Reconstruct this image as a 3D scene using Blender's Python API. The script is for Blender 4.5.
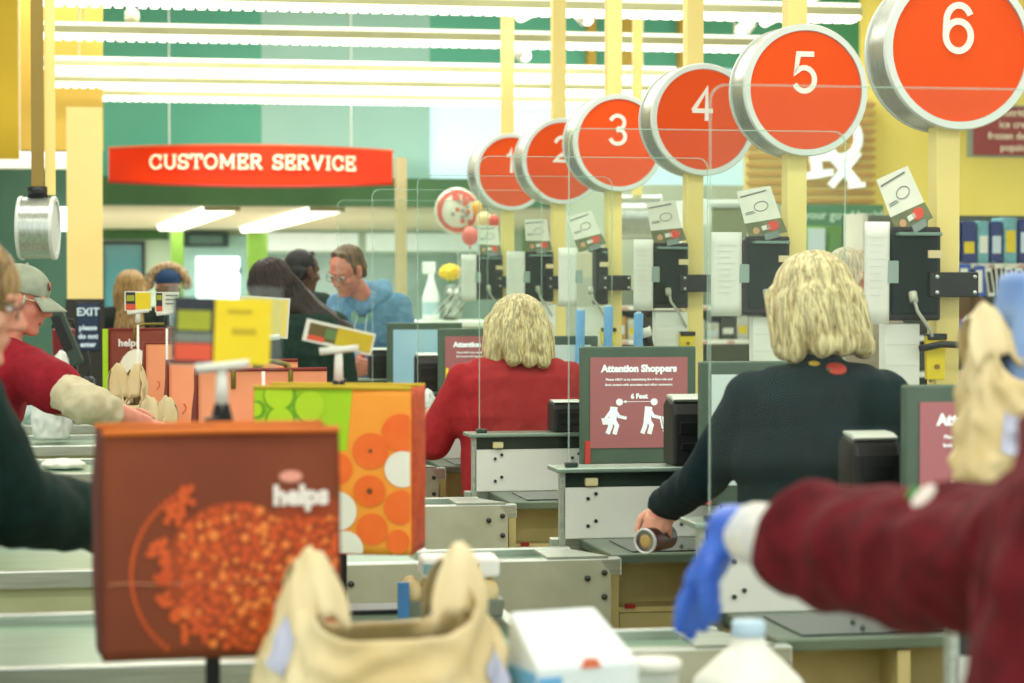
import bpy, bmesh, math, random
from mathutils import Vector, Matrix, noise, Quaternion
for o in list(bpy.data.objects): bpy.data.objects.remove(o)
scn = bpy.context.scene
COL = scn.collection
R_ = math.radians
random.seed(7)
def steady(t): return sum((i+1)*ord(c) for i, c in enumerate(t))

# ------------------------------------------------------------------ camera
FPX = 2310.0
PSI = math.atan(432/2310); TH = math.atan(61.5/2310)
CAM = Vector((0, 0, 1.58))
FW = Vector((math.sin(PSI)*math.cos(TH), math.cos(PSI)*math.cos(TH), -math.sin(TH)))
RT = Vector((math.cos(PSI), -math.sin(PSI), 0)); UP = RT.cross(FW)
cd = bpy.data.cameras.new('camera'); cam = bpy.data.objects.new('camera', cd); COL.objects.link(cam)
cam.location = CAM; cam.rotation_euler = (math.pi/2-TH, 0, -PSI)
cd.sensor_width = 36; cd.lens = FPX/1024*36; cd.clip_end = 200
cd.dof.use_dof = True; cd.dof.focus_distance = 8.3; cd.dof.aperture_fstop = 3.7; cd.dof.aperture_blades = 8
scn.camera = cam
def W(px, py, dz): return CAM + dz*(FW + (px-512)/FPX*RT + (341.5-py)/FPX*UP)      # a point seen at px,py, dz metres away
def WY(px, py, Y):
    d = FW + (px-512)/FPX*RT + (341.5-py)/FPX*UP
    return CAM + d*(Y/d.y)

# ------------------------------------------------------------------ light and exposure
scn.view_settings.view_transform = 'Standard'; scn.view_settings.look = 'None'
scn.view_settings.exposure = 0.42; scn.view_settings.gamma = 1.0; scn.view_settings.use_curve_mapping = False
scn.cycles.transparent_max_bounces = 40; scn.cycles.max_bounces = 6
scn.cycles.diffuse_bounces = 3; scn.cycles.glossy_bounces = 3; scn.cycles.sample_clamp_indirect = 4
wd = bpy.data.worlds.new('daylight'); scn.world = wd; wd.use_nodes = True
wd.node_tree.nodes['Background'].inputs[0].default_value = (0.93, 1.0, 0.95, 1)
wd.node_tree.nodes['Background'].inputs[1].default_value = 1.22
def area(loc, sx, sy, power, col=(1.0, 0.99, 0.92), rot=(0, 0, 0)):
    l = bpy.data.lights.new('ceiling_area_light', 'AREA'); l.shape = 'RECTANGLE'; l.size = sx; l.size_y = sy; l.energy = power; l.color = col
    o = bpy.data.objects.new('ceiling_area_light', l); COL.objects.link(o); o.location = loc; o.rotation_euler = rot
    return o
for yy in (2.5, 6.5, 10.5, 14.5): area((1.2, yy, 4.6), 7.5, 0.9, 110)      # the rows of tubes above the checkouts
for yy in (18.2, 21.4): area((2.5, yy, 4.9), 9.0, 0.9, 250)                 # the rows further in
area((1.5, 35.5, 2.36), 8.0, 1.6, 260)  # second office light, added to brighten the dim walls at the back
area((1.5, 30, 2.36), 7.0, 2.2, 330)                                       # the office behind the service desk

# ------------------------------------------------------------------ materials
def lin(c):
    return tuple(((v/255)/12.92 if v/255 <= .04045 else ((v/255+.055)/1.055)**2.4) for v in c[:3]) + (1,)
MATS = {}
def mat(name, c, rough=.5, metal=0, c2=None, scale=8, stretch=(1, 1, 1), bump=0, emit=0, coat=0, spec=.5, lo=.35, hi=.65, coords='Object', bscale=None):
    if name in MATS: return MATS[name]
    m = bpy.data.materials.new(name); m.use_nodes = True; nt = m.node_tree; b = nt.nodes['Principled BSDF']
    b.inputs['Roughness'].default_value = rough; b.inputs['Metallic'].default_value = metal
    b.inputs['Specular IOR Level'].default_value = spec; b.inputs['Coat Weight'].default_value = coat
    tc = nt.nodes.new('ShaderNodeTexCoord'); mp = nt.nodes.new('ShaderNodeMapping'); mp.inputs['Scale'].default_value = stretch
    nt.links.new(tc.outputs[coords], mp.inputs['Vector'])
    nz = nt.nodes.new('ShaderNodeTexNoise'); nz.inputs['Scale'].default_value = scale; nz.inputs['Detail'].default_value = 4
    nt.links.new(mp.outputs[0], nz.inputs['Vector'])
    rp = nt.nodes.new('ShaderNodeValToRGB'); rp.color_ramp.elements[0].position = lo; rp.color_ramp.elements[1].position = hi
    c = lin(c); c2 = lin(c2) if c2 else tuple(v*.93 for v in c[:3])+(1,)
    rp.color_ramp.elements[0].color = c2; rp.color_ramp.elements[1].color = c
    nt.links.new(nz.outputs['Fac'], rp.inputs['Fac']); nt.links.new(rp.outputs['Color'], b.inputs['Base Color'])
    if bump:
        bp = nt.nodes.new('ShaderNodeBump'); bp.inputs['Strength'].default_value = bump; bp.inputs['Distance'].default_value = .01
        n2 = nz
        if bscale:
            n2 = nt.nodes.new('ShaderNodeTexNoise'); n2.inputs['Scale'].default_value = bscale; nt.links.new(mp.outputs[0], n2.inputs['Vector'])
        nt.links.new(n2.outputs['Fac'], bp.inputs['Height']); nt.links.new(bp.outputs[0], b.inputs['Normal'])
    if emit:
        b.inputs['Emission Strength'].default_value = emit; nt.links.new(rp.outputs['Color'], b.inputs['Emission Color'])
    MATS[name] = m; return m
def pane_mat(name, tint, clear, haze, rough=.05, translucent=False):
    m = bpy.data.materials.new(name); m.use_nodes = True; nt = m.node_tree
    for n in list(nt.nodes):
        if n.type != 'OUTPUT_MATERIAL': nt.nodes.remove(n)
    out = [n for n in nt.nodes if n.type == 'OUTPUT_MATERIAL'][0]
    t = nt.nodes.new('ShaderNodeBsdfTransparent'); t.inputs[0].default_value = tint
    d = nt.nodes.new('ShaderNodeBsdfTranslucent' if translucent else 'ShaderNodeBsdfDiffuse'); d.inputs[0].default_value = haze
    g = nt.nodes.new('ShaderNodeBsdfGlossy'); g.inputs['Roughness'].default_value = rough
    a = nt.nodes.new('ShaderNodeMixShader'); a.inputs[0].default_value = clear
    nt.links.new(d.outputs[0], a.inputs[1]); nt.links.new(t.outputs[0], a.inputs[2])
    b = nt.nodes.new('ShaderNodeMixShader'); b.inputs[0].default_value = .006
    nt.links.new(a.outputs[0], b.inputs[1]); nt.links.new(g.outputs[0], b.inputs[2])
    nt.links.new(b.outputs[0], out.inputs[0]); MATS[name] = m; return m

# ------------------------------------------------------------------ mesh builder
class MB:
    def __init__(s): s.v = []; s.f = []
    def add(s, vs, fs, M=None):
        n = len(s.v)
        s.v += [tuple(M @ Vector(p)) if M is not None else tuple(p) for p in vs]
        s.f += [tuple(i+n for i in f) for f in fs]; return s
    def box(s, x0, x1, y0, y1, z0, z1, M=None):
        return s.add([(x0,y0,z0),(x1,y0,z0),(x1,y1,z0),(x0,y1,z0),(x0,y0,z1),(x1,y0,z1),(x1,y1,z1),(x0,y1,z1)],
                     [(3,2,1,0),(4,5,6,7),(0,1,5,4),(1,2,6,5),(2,3,7,6),(3,0,4,7)], M)
    def prism(s, poly, a, b, axis='y', M=None):
        n = len(poly)
        def p(q, t): return {'y': (q[0], t, q[1]), 'z': (q[0], q[1], t), 'x': (t, q[0], q[1])}[axis]
        vs = [p(q, a) for q in poly]+[p(q, b) for q in poly]
        fs = [tuple(range(n)), tuple(range(2*n-1, n-1, -1))]+[(i, i+n, (i+1) % n+n, (i+1) % n) for i in range(n)]
        return s.add(vs, fs, M)
    def lathe(s, prof, n=24, M=None, closed=True):
        vs = []; fs = []
        for r, z in prof:
            for i in range(n):
                a = 2*math.pi*i/n; vs.append((r*math.cos(a), r*math.sin(a), z))
        for k in range(len(prof)-1):
            for i in range(n):
                j = (i+1) % n; fs.append((k*n+i, k*n+j, (k+1)*n+j, (k+1)*n+i))
        if closed:
            fs.append(tuple(range(n-1, -1, -1))); fs.append(tuple((len(prof)-1)*n+i for i in range(n)))
        return s.add(vs, fs, M)
    def cyl(s, p0, p1, r0, r1=None, n=16):
        p0 = Vector(p0); p1 = Vector(p1); d = p1-p0
        M = Matrix.Translation(p0) @ d.to_track_quat('Z', 'Y').to_matrix().to_4x4()
        return s.lathe([(r0, 0), (r1 if r1 is not None else r0, d.length)], n, M)
    def sph(s, c, r, n=14, m=8, M=None):
        if not hasattr(r, '__len__'): r = (r, r, r)
        vs = [(0, 0, -1)]; fs = []
        for k in range(1, m):
            t = -math.pi/2+math.pi*k/m
            for i in range(n):
                a = 2*math.pi*i/n; vs.append((math.cos(t)*math.cos(a), math.cos(t)*math.sin(a), math.sin(t)))
        vs.append((0, 0, 1)); L = len(vs)-1
        for i in range(n):
            j = (i+1) % n
            fs.append((0, 1+j, 1+i)); fs.append((L, L-n+i, L-n+j))
            for k in range(m-2): fs.append((1+k*n+i, 1+k*n+j, 1+(k+1)*n+j, 1+(k+1)*n+i))
        T = Matrix.Translation(Vector(c)) @ Matrix.Diagonal((r[0], r[1], r[2], 1))
        return s.add(vs, fs, M @ T if M is not None else T)
    def cap(s, p0, r0, p1, r1, M=None, n=14):         # a tapered limb with round ends
        if M is not None: p0 = M @ Vector(p0); p1 = M @ Vector(p1)
        p0 = Vector(p0); p1 = Vector(p1)
        s.sph(p0, r0, n); s.sph(p1, r1, n)
        if (p1-p0).length > 1e-5: s.cyl(p0, p1, r0, r1, n)
        return s
    def chain(s, pts, rs, M=None):
        for i in range(len(pts)-1): s.cap(pts[i], rs[i], pts[i+1], rs[i+1], M)
        return s
    def tube(s, pts, r, n=8, closed=False):
        pts = [Vector(p) for p in pts]; N = len(pts); vs = []; fs = []
        rr = r if hasattr(r, '__len__') else [r]*N
        up = None
        for i, p in enumerate(pts):
            a = pts[i-1] if (i > 0 or closed) else p; b = pts[(i+1) % N] if (i < N-1 or closed) else p
            t = (b-a).normalized()
            if up is None: up = t.orthogonal().normalized()
            up = (up-t*up.dot(t))
            up = up.normalized() if up.length > 1e-6 else t.orthogonal().normalized()
            sd = t.cross(up)
            for k in range(n):
                an = 2*math.pi*k/n; vs.append(tuple(p+rr[i]*(math.cos(an)*up+math.sin(an)*sd)))
        for i in range(N if closed else N-1):
            i2 = (i+1) % N
            for k in range(n):
                k2 = (k+1) % n; fs.append((i*n+k, i*n+k2, i2*n+k2, i2*n+k))
        if not closed: fs.append(tuple(range(n-1, -1, -1))); fs.append(tuple((N-1)*n+k for k in range(n)))
        return s.add(vs, fs)
    def grid(s, fn, nu, nv, flip=False):
        vs = [tuple(fn(i/(nu-1), j/(nv-1))) for j in range(nv) for i in range(nu)]; fs = []
        for j in range(nv-1):
            for i in range(nu-1):
                q = (j*nu+i, j*nu+i+1, (j+1)*nu+i+1, (j+1)*nu+i); fs.append(q[::-1] if flip else q)
        return s.add(vs, fs)
    def mesh(s, name):
        me = bpy.data.meshes.new(name); me.from_pydata(s.v, [], s.f)
        bm = bmesh.new(); bm.from_mesh(me); bmesh.ops.recalc_face_normals(bm, faces=bm.faces); bm.to_mesh(me); bm.free()
        return me
    def build(s, name, m, parent=None, smooth=False, bevel=0, solid=0, sub=0, segs=2):
        me = s.mesh(name); me.materials.append(m)
        return link(name, me, parent, smooth, bevel, solid, sub, segs)
def link(name, me, parent=None, smooth=False, bevel=0, solid=0, sub=0, segs=2):
    o = bpy.data.objects.new(name, me); COL.objects.link(o)
    if parent is not None: o.parent = parent
    if smooth: me.polygons.foreach_set('use_smooth', [True]*len(me.polygons))
    if solid: q = o.modifiers.new('solid', 'SOLIDIFY'); q.thickness = solid; q.offset = 0
    if sub: q = o.modifiers.new('sub', 'SUBSURF'); q.levels = sub; q.render_levels = sub
    if bevel:
        q = o.modifiers.new('bevel', 'BEVEL'); q.width = bevel; q.segments = segs; q.limit_method = 'ANGLE'; q.angle_limit = R_(40)
    return o
def tag(o, label, cat, group=None, kind=None):
    if label: o['label'] = label
    if cat: o['category'] = cat
    if group: o['group'] = group
    if kind: o['kind'] = kind
    return o
def thing(name, label, cat, loc=(0, 0, 0), rz=0, group=None):
    o = bpy.data.objects.new(name, None); COL.objects.link(o); o.empty_display_size = .05
    o.location = loc; o.rotation_euler = (0, 0, rz); return tag(o, label, cat, group)
def struct(o): o['kind'] = 'structure'; return o
def copy_tree(o, parent=None, label=None, loc=None, rz=None, skip=()):
    c = o.copy(); COL.objects.link(c)
    if parent is not None: c.parent = parent
    if label: c['label'] = label
    if loc is not None: c.location = loc
    if rz is not None: c.rotation_euler = (0, 0, rz)
    for ch in list(o.children):
        if ch.name.split('.')[0] not in skip: copy_tree(ch, c)
    return c
def organic(name, mb, voxel, m, parent=None, rep=3, fac=.5, disp=None):
    """one continuous skin grown over overlapping volumes"""
    me = mb.mesh(name); t = bpy.data.objects.new('tmp', me); COL.objects.link(t)
    q = t.modifiers.new('r', 'REMESH'); q.mode = 'VOXEL'; q.voxel_size = voxel; q.use_smooth_shade = True
    q = t.modifiers.new('s', 'SMOOTH'); q.iterations = rep; q.factor = fac
    dg = bpy.context.evaluated_depsgraph_get()
    nm = bpy.data.meshes.new_from_object(t.evaluated_get(dg)); nm.name = name
    bpy.data.objects.remove(t); bpy.data.meshes.remove(me)
    if disp:
        ns = [v.normal.copy() for v in nm.vertices]
        for v, n in zip(nm.vertices, ns): v.co = v.co+n*disp(v.co, n)
    nm.materials.clear(); nm.materials.append(m)
    return link(name, nm, parent, True)
def folds(amp, sc, stretch=(1, 1, 1), seed=0, fine=.35):
    def f(p, n):
        q = Vector((p.x*stretch[0], p.y*stretch[1], p.z*stretch[2]))*sc+Vector((seed*3.1, seed*1.7, seed))
        a = 1-abs(noise.noise(q))*2; b = noise.noise(q*2.3)
        return amp*(a*.6-.3+b*fine)
    return f
def text(body, size, m, parent, loc, name='lettering', rot=(math.pi/2, 0, 0), ext=.001, bold=0, align='CENTER', sx=1, shear=0, space=1):
    cu = bpy.data.curves.new('t', 'FONT'); cu.body = body; cu.size = size; cu.extrude = ext; cu.offset = bold; cu.resolution_u = 3
    cu.align_x = align; cu.align_y = 'CENTER'; cu.shear = shear; cu.space_character = space
    t = bpy.data.objects.new('tmp', cu); COL.objects.link(t)
    me = bpy.data.meshes.new_from_object(t.evaluated_get(bpy.context.evaluated_depsgraph_get())); me.name = name
    bpy.data.objects.remove(t); bpy.data.curves.remove(cu)
    me.transform(Matrix.Translation(Vector(loc)) @ Matrix.Rotation(rot[2], 4, 'Z') @ Matrix.Rotation(rot[0], 4, 'X') @ Matrix.Rotation(rot[1], 4, 'Y') @ Matrix.Diagonal((sx, 1, 1, 1)))
    me.materials.clear(); me.materials.append(m)
    return link(name, me, parent)
def meshes_of(o): return [o]+[c for ch in o.children for c in meshes_of(ch)]

# palette
STEEL = mat('brushed_steel', (205, 212, 203), .32, .75, (180, 188, 180), 5, (1, 30, 30))
STEEL2 = mat('satin_steel', (196, 204, 192), .38, .55, (172, 180, 168), 4, (1, 12, 12))
DRUM = mat('drum_aluminium', (200, 206, 198), .3, .8, (175, 182, 176), 6, (20, 20, 1))
RIM = mat('rim_aluminium', (222, 228, 220), .4, .2)
WHITE = mat('white_laminate', (236, 238, 228), .4, 0, (228, 230, 220), 3)
PAPER = mat('paper', (240, 240, 228), .8, 0, (232, 232, 220), 10)
OLIVE = mat('grey_olive_panel', (184, 190, 148), .5, .0, (172, 178, 136), 5)
TAN = mat('tan_cabinet', (206, 190, 130), .55, 0, (188, 172, 114), 6)
PLATE = mat('grey_sheet_metal', (188, 190, 166), .5, .05, (176, 178, 154), 9)
DGREY = mat('dark_green_plastic', (52, 70, 60), .4, 0, (44, 62, 54), 6)
BLACK = mat('black_plastic', (12, 16, 16), .5, 0, (10, 13, 13), 8)
BLACKM = mat('black_metal', (24, 30, 28), .4, .3, (18, 22, 21), 10)
POST = mat('cream_painted_post', (250, 228, 144), .5, 0, (244, 220, 132), 3)
SIGNRED = mat('sign_red', (240, 84, 14), .4, 0, (234, 76, 10), 2, spec=.2)
LET = mat('white_letters', (250, 245, 232), .5)
DOTS = mat('bolt_steel', (70, 72, 66), .4, .6)
YEL = mat('yellow_card', (240, 214, 20), .5, 0, (232, 204, 14), 8)
# ================================================================== the setting
def wallbox(name, m, x0, x1, y0, y1, z0, z1):
    return struct(MB().box(x0, x1, y0, y1, z0, z1).build(name, m))
FLOORM = mat('vinyl_floor', (196, 190, 168), .35, 0, (176, 170, 150), 1.5, bump=.05)
TEAL = mat('teal_wall', (92, 176, 148), .7, 0, (84, 168, 142), .8)
TEAL_HAZED = mat('hazed_teal_wall', (160, 206, 192), .7, 0, (150, 200, 188), .8)  # paler copy of the teal, with the haze of the lights put into its colour
YWALL = mat('yellow_wall', (252, 230, 116), .7, 0, (246, 222, 104), 1)
GOLD = mat('golden_wall', (196, 164, 70), .7, 0, (184, 152, 60), 1)
CREAM = mat('cream_column', (252, 226, 150), .6, 0, (248, 218, 140), 1.2)
DGREEN = mat('dark_green_fascia', (58, 104, 56), .6, 0, (50, 94, 50), 2)
CEILM = mat('ceiling_tile', (214, 208, 184), .8, 0, (204, 198, 174), 2)
OFFICE = mat('office_wall', (186, 208, 184), .8, 0, (176, 200, 176), 1)
LIME = mat('lime_column', (92, 128, 26), .6, 0, (82, 118, 22), 2)
GLOWWIN = mat('bright_window', (238, 248, 250), .5, emit=1.6)
PALEWIN = mat('frosted_clerestory', (205, 230, 238), .5, 0, (190, 222, 232), .6, emit=.42)
TEALGLASS = mat('tinted_glass', (74, 134, 138), .15, 0, (62, 120, 126), .7)
wallbox('floor', FLOORM, -14, 16, -4, 45, -.12, 0)
wallbox('ceiling', CEILM, -14, 16, -1, 26.3, 5.6, 5.75)
YB = 24.8                                         # face of the back wall
def bx(px): return WY(px, 280, YB).x
def bz(py): return WY(300, py, YB).z
z_so = bz(205)
wallbox('wall_back', TEAL, bx(98), bx(262), YB, YB+.3, z_so, 5.6)
wallbox('wall_back_hazed', TEAL_HAZED, bx(262), bx(430), YB, YB+.3, z_so, 5.6)
w1 = wallbox('window_1', PALEWIN, bx(430), bx(868), YB+.12, YB+.2, bz(182), bz(60))
wallbox('wall_back_upper', TEAL, bx(430), bx(868), YB, YB+.3, bz(60), 5.6)
wallbox('wall_back_lower', mat('pale_lower_wall', (196, 204, 186), .8, 0, (180, 190, 172), .7), bx(560), bx(868), YB, YB+.3, 0, bz(182))
wallbox('trim_1', DGREEN, bx(98), bx(560), YB-.12, YB+.3, bz(206), bz(178))
wallbox("wall_right", YWALL, WY(868, 280, YB-2.0).x, 15.8, YB-2.0, YB-1.7, 0, 5.6)
wallbox('trim_2', mat('olive_pier', (168, 150, 24), .6), bx(866), bx(884), YB-2.2, YB-1.5, bz(120), 5.6)
wallbox('wall_left', mat('mustard_wall', (176, 148, 14), .7, 0, (168, 140, 10), 1), -9, bx(30), YB-4.3, YB-4.0, WY(40, 168, YB-4.3).z, 5.6)
wallbox('wall_left_inner', GOLD, bx(28), bx(101), YB-3.0, YB-2.7, WY(40, 150, YB-3).z, 5.6)
wallbox('trim_3', WHITE, -9, WY(68, 160, 19.8).x, 19.7, 19.9, WY(40, 169, 19.8).z, WY(40, 160, 19.8).z)
# the square cream column beside the service desk
c0 = WY(67, 280, 16.5); c1 = WY(103, 280, 16.5)
wallbox('trim_4', CREAM, c0.x, c1.x, 16.5, 16.9, WY(80, 299, 16.5).z, WY(80, 107, 16.5).z)
wallbox('trim_5', mat('dark_column_base', (40, 40, 34), .6), c0.x-.01, c1.x+.01, 16.49, 16.91, 0, WY(80, 299, 16.5).z)
# yellow uprights high on the back wall
for i, (a, b, t) in enumerate(((585, 593, 100), (619, 630, 60), (676, 690, 66))):
    wallbox('trim_%d' % (6+i), GOLD, bx(a), bx(b), YB-.15, YB, bz(t), 5.6)
EXB = None
# office beyond the opening under the sign
YO = 38.0
wallbox('ceiling_office', CEILM, bx(-40)-1, bx(560)+4, YB+.3, YO+.3, z_so+.02, z_so+.12)
def ox(px): return WY(px, 280, YO).x
def oz(py): return WY(300, py, YO).z
wallbox('wall_office', OFFICE, ox(-60), ox(620), YO, YO+.2, 0, z_so+.1)
wallbox('trim_9', DGREEN, ox(100), ox(168), YO-.1, YO, oz(240), oz(228))
w2 = wallbox('window_2', TEALGLASS, ox(104), ox(143), YO-.04, YO-.01, oz(318), oz(244))
wf = MB()
for a, b, c, d in ((102, 145, 242, 245), (102, 145, 317, 320), (102, 104, 242, 320), (142, 145, 242, 320)):
    wf.box(ox(a), ox(b), YO-.09, YO-.02, oz(d), oz(c))
wf.build('window_frame', BLACKM, w2)
d1 = wallbox('door_1', mat('pale_teal_door', (150, 192, 184), .5), ox(184), ox(250), YO-.08, YO, 0, oz(236))
MB().box(ox(196), ox(239), YO-.1, YO-.08, oz(306), oz(257)).build('door_window', GLOWWIN, d1)
MB().box(ox(238), ox(240), YO-.16, YO-.08, oz(274), oz(268)).build('door_closer', BLACKM, d1)
for i, (a, b) in enumerate(((166, 177), (238, 256), (500, 513))):
    wallbox('trim_%d' % (10+i), LIME, ox(a), ox(b), YO-2.4, YO-2.0, 0, z_so+.05)
for i, (a, b) in enumerate(((262, 362), (362, 500))):
    wallbox('window_%d' % (3+i), mat('white_board_window', (226, 236, 232), .5, emit=.25), ox(a+4), ox(b-4), YO-.06, YO-.02, oz(251), oz(233))
wallbox('trim_13', mat('office_mottled_wall', (120, 150, 140), .7, 0, (150, 175, 170), .5, lo=.45, hi=.55), ox(262), ox(540), YO-.05, YO-.01, oz(330), oz(254))  # grey-green panel mottled in two tones, darker than the wall behind
wallbox('trim_14', mat('beige_post', (190, 176, 130), .6), WY(397, 280, 21).x, WY(407, 280, 21).x, 21, 21.14, 0, 2.7)
t = thing('door_board', 'dark board above the bright office door', 'board', (ox(183), YO-.2, oz(247)))
MB().box(0, ox(228)-ox(183), 0, .08, 0, oz(233)-oz(247)).build('board', mat('board_dark_teal', (40, 66, 66), .5, 0, (30, 54, 56), 4), t, bevel=.01)
MB().box(.1, ox(228)-ox(183)-.1, -.01, 0, .05, oz(233)-oz(247)-.05).build('panel', mat('board_panel', (84, 116, 110), .5), t)
# long lamps under the office ceiling
LAMP = mat('lamp_tube', (255, 253, 240), .5, emit=1.7)
LAMPTOP = mat('lamp_uplight', (250, 250, 232), .5, emit=.55)
FIX = mat('fixture_enamel', (186, 186, 140), .5, 0, (172, 172, 126), 3)
def zplane(px, py, z):
    d = FW + (px-512)/FPX*RT + (341.5-py)/FPX*UP
    return CAM + d*((z-CAM.z)/d.z)
for k, (a, b, c, d, lab) in enumerate(((222, 206.5, 170, 226, 'long white lamp on the office ceiling, the left one above the door'), (327, 207, 252, 228, 'long white lamp on the office ceiling, the right one behind the service sign'))):
    p = zplane(a, b, z_so); q = zplane(c, d, z_so)
    t = thing('ceiling_light', lab, 'ceiling light', (p.x, p.y, z_so-.02), 0)
    L = q.y-p.y; dx = q.x-p.x
    MB().add([(-.13, 0, -.05), (.13, 0, -.05), (dx+.16, L, -.05), (dx-.16, L, -.05), (-.16, 0, .03), (.16, 0, .03), (dx+.19, L, .03), (dx-.19, L, .03)],
             [(0, 1, 2, 3), (4, 5, 6, 7), (0, 1, 5, 4), (1, 2, 6, 5), (2, 3, 7, 6), (3, 0, 4, 7)]).build('diffuser', LAMP, t)
    MB().box(-.2, .2, -.03, 0, -.03, .04).build('end_cap', FIX, t)

# ------------------------------------------------------------------ rows of tube lights over the floor
def strip_light(x0, x1, y, z, label):
    t = thing('tube_light', label, 'ceiling light', (x0, y, z), 0, 'rows of tube lights over the shop floor')
    L = x1-x0
    MB().box(0, L, -.05, .05, .032, .088).build('housing', FIX, t, bevel=.008)
    MB().box(.01, L-.01, -.03, .03, .088, .118).build('uplight', LAMPTOP, t)
    m = MB()
    n = int(L/.075)
    for i in range(n):
        x = .02+i*(L-.04)/n
        m.box(x, x+.05, -.055, .055, -.012, .012)
    m.build('louvre', LAMP, t)
    MB().box(.01, L-.01, -.055, .055, .004, .034).build('tube', LAMP, t, bevel=.01)
    for q in (.3, L-.3):
        MB().cyl((q, 0, .1), (q, 0, 5.6-z), .006, n=6).build('hanger', FIX, t)
for k, (yl, xr, nm) in enumerate(((4, 860, 'topmost and nearest'), (38, 772, 'second from the top'), (70.5, 676, 'third from the top'), (86, 672, 'fourth from the top'), (99, 670, 'lowest and furthest'))):
    Y = 15.4*276/(280-yl)*.983 - .2
    z = WY(60, yl, Y).z
    strip_light(WY(40+k*1.6, 100, Y).x, WY(xr, 100, Y).x, Y, z, 'row of white tube lights under the ceiling, %s of five' % nm)
# ceiling spots and the small dome
def spot(px, py, Y, a, lab):
    p = WY(px, py, Y)
    t = thing('spotlight', lab, 'spotlight', p)
    MB().cyl((0, 0, 0), (.11*a, -.06, -.1), .055, .075).build('shade', WHITE, t, True)
    MB().cyl((0, 0, 0), (0, 0, 5.6-p.z), .012).build('stem', FIX, t)
    MB().sph((.11*a, -.062, -.103), .05).build('bulb', LAMP, t, True)
spot(573, 8, 19, 1, 'white track spotlight beside the second yellow post, high up')
spot(511, 44, 19, 1, 'white track spotlight just right of the first yellow post')
spot(751, 22, 20, -1, 'white track spotlight above the number four sign')
for px, py, q, lab in ((520, 17, (552, 3), 'white slanting lamp high up between the first two posts'), (764, 22, (790, 4), 'white slanting lamp high up left of the fifth post')):
    p = WY(px, py, 20.5); r = WY(q[0], q[1], 20.5)
    t = thing('slanted_lamp', lab, 'ceiling light', p)
    d = r-p
    MB().cyl((0, 0, 0), (d.x, -.9, d.z), .05, .05).build('tube', LAMP, t, True)
    MB().box(d.x-.06, d.x+.06, -.95, -.8, d.z-.02, d.z+.06).build('end_cap', FIX, t)
    MB().cyl((d.x, -.88, d.z+.05), (d.x, -.88, 5.6-p.z), .01).build('hanger', FIX, t)
p = WY(132, 18, 18.5)
t = thing('dome_camera', 'small white dome camera hung in front of the green wall', 'security camera', p)
MB().cyl((0, 0, .05), (0, 0, 5.6-p.z), .015).build('stem', FIX, t)
MB().lathe([(.02, .08), (.055, .05), (.06, 0), (.05, -.05)], 20).build('housing', mat('camera_beige', (214, 214, 180), .5), t, True)
MB().sph((0, 0, -.06), .045).build('lens_dome', BLACK, t, True)

# ------------------------------------------------------------------ the curved service sign
YS = 23.3
s0 = WY(109, 167, YS); s1 = WY(397, 167, YS); L = s1.x-s0.x
zt = WY(250, 146, YS).z; zb = WY(250, 187, YS).z
t = thing('service_sign', 'long curved red sign reading CUSTOMER SERVICE over the office opening', 'sign', ((s0.x+s1.x)/2, YS, zb))
h = zt-zb
prof = [(-L/2, .55), (-L/2+.02, .35), (-L/2+.3, .19)]
n = 24
face = [(-L/2*math.cos(math.pi*i/n), .0) for i in range(n+1)]
def sy(x): return .42*(2*abs(x)/L)**2.2-.12
poly = [(-L/2+L*i/40, sy(-L/2+L*i/40)) for i in range(41)]
sm = mat('service_sign_red', (240, 58, 6), .35, 0, (234, 50, 4), 1, spec=.3)
def eb(x): return .055*(2*abs(x)/L)**2
def et(x): return h-.02*(2*abs(x)/L)**2
m = MB(); pts = poly+[(L/2, .6), (-L/2, .6)]; n_ = len(pts)
m.add([(x, y, eb(x)) for x, y in pts]+[(x, y, et(x)) for x, y in pts], [tuple(range(n_-1, -1, -1)), tuple(range(n_, 2*n_))]+[(i, (i+1) % n_, (i+1) % n_+n_, i+n_) for i in range(n_)])
m.build('fascia', sm, t, bevel=.02)
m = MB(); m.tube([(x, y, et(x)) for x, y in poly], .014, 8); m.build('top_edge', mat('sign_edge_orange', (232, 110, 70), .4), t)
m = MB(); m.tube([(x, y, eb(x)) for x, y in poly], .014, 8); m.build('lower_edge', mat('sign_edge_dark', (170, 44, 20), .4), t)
for x in (-L*.29, L*.35): MB().cyl((x, .3, h), (x, .3, 5.6-zb), .006, n=6).build('hanger', WHITE, t)
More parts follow.
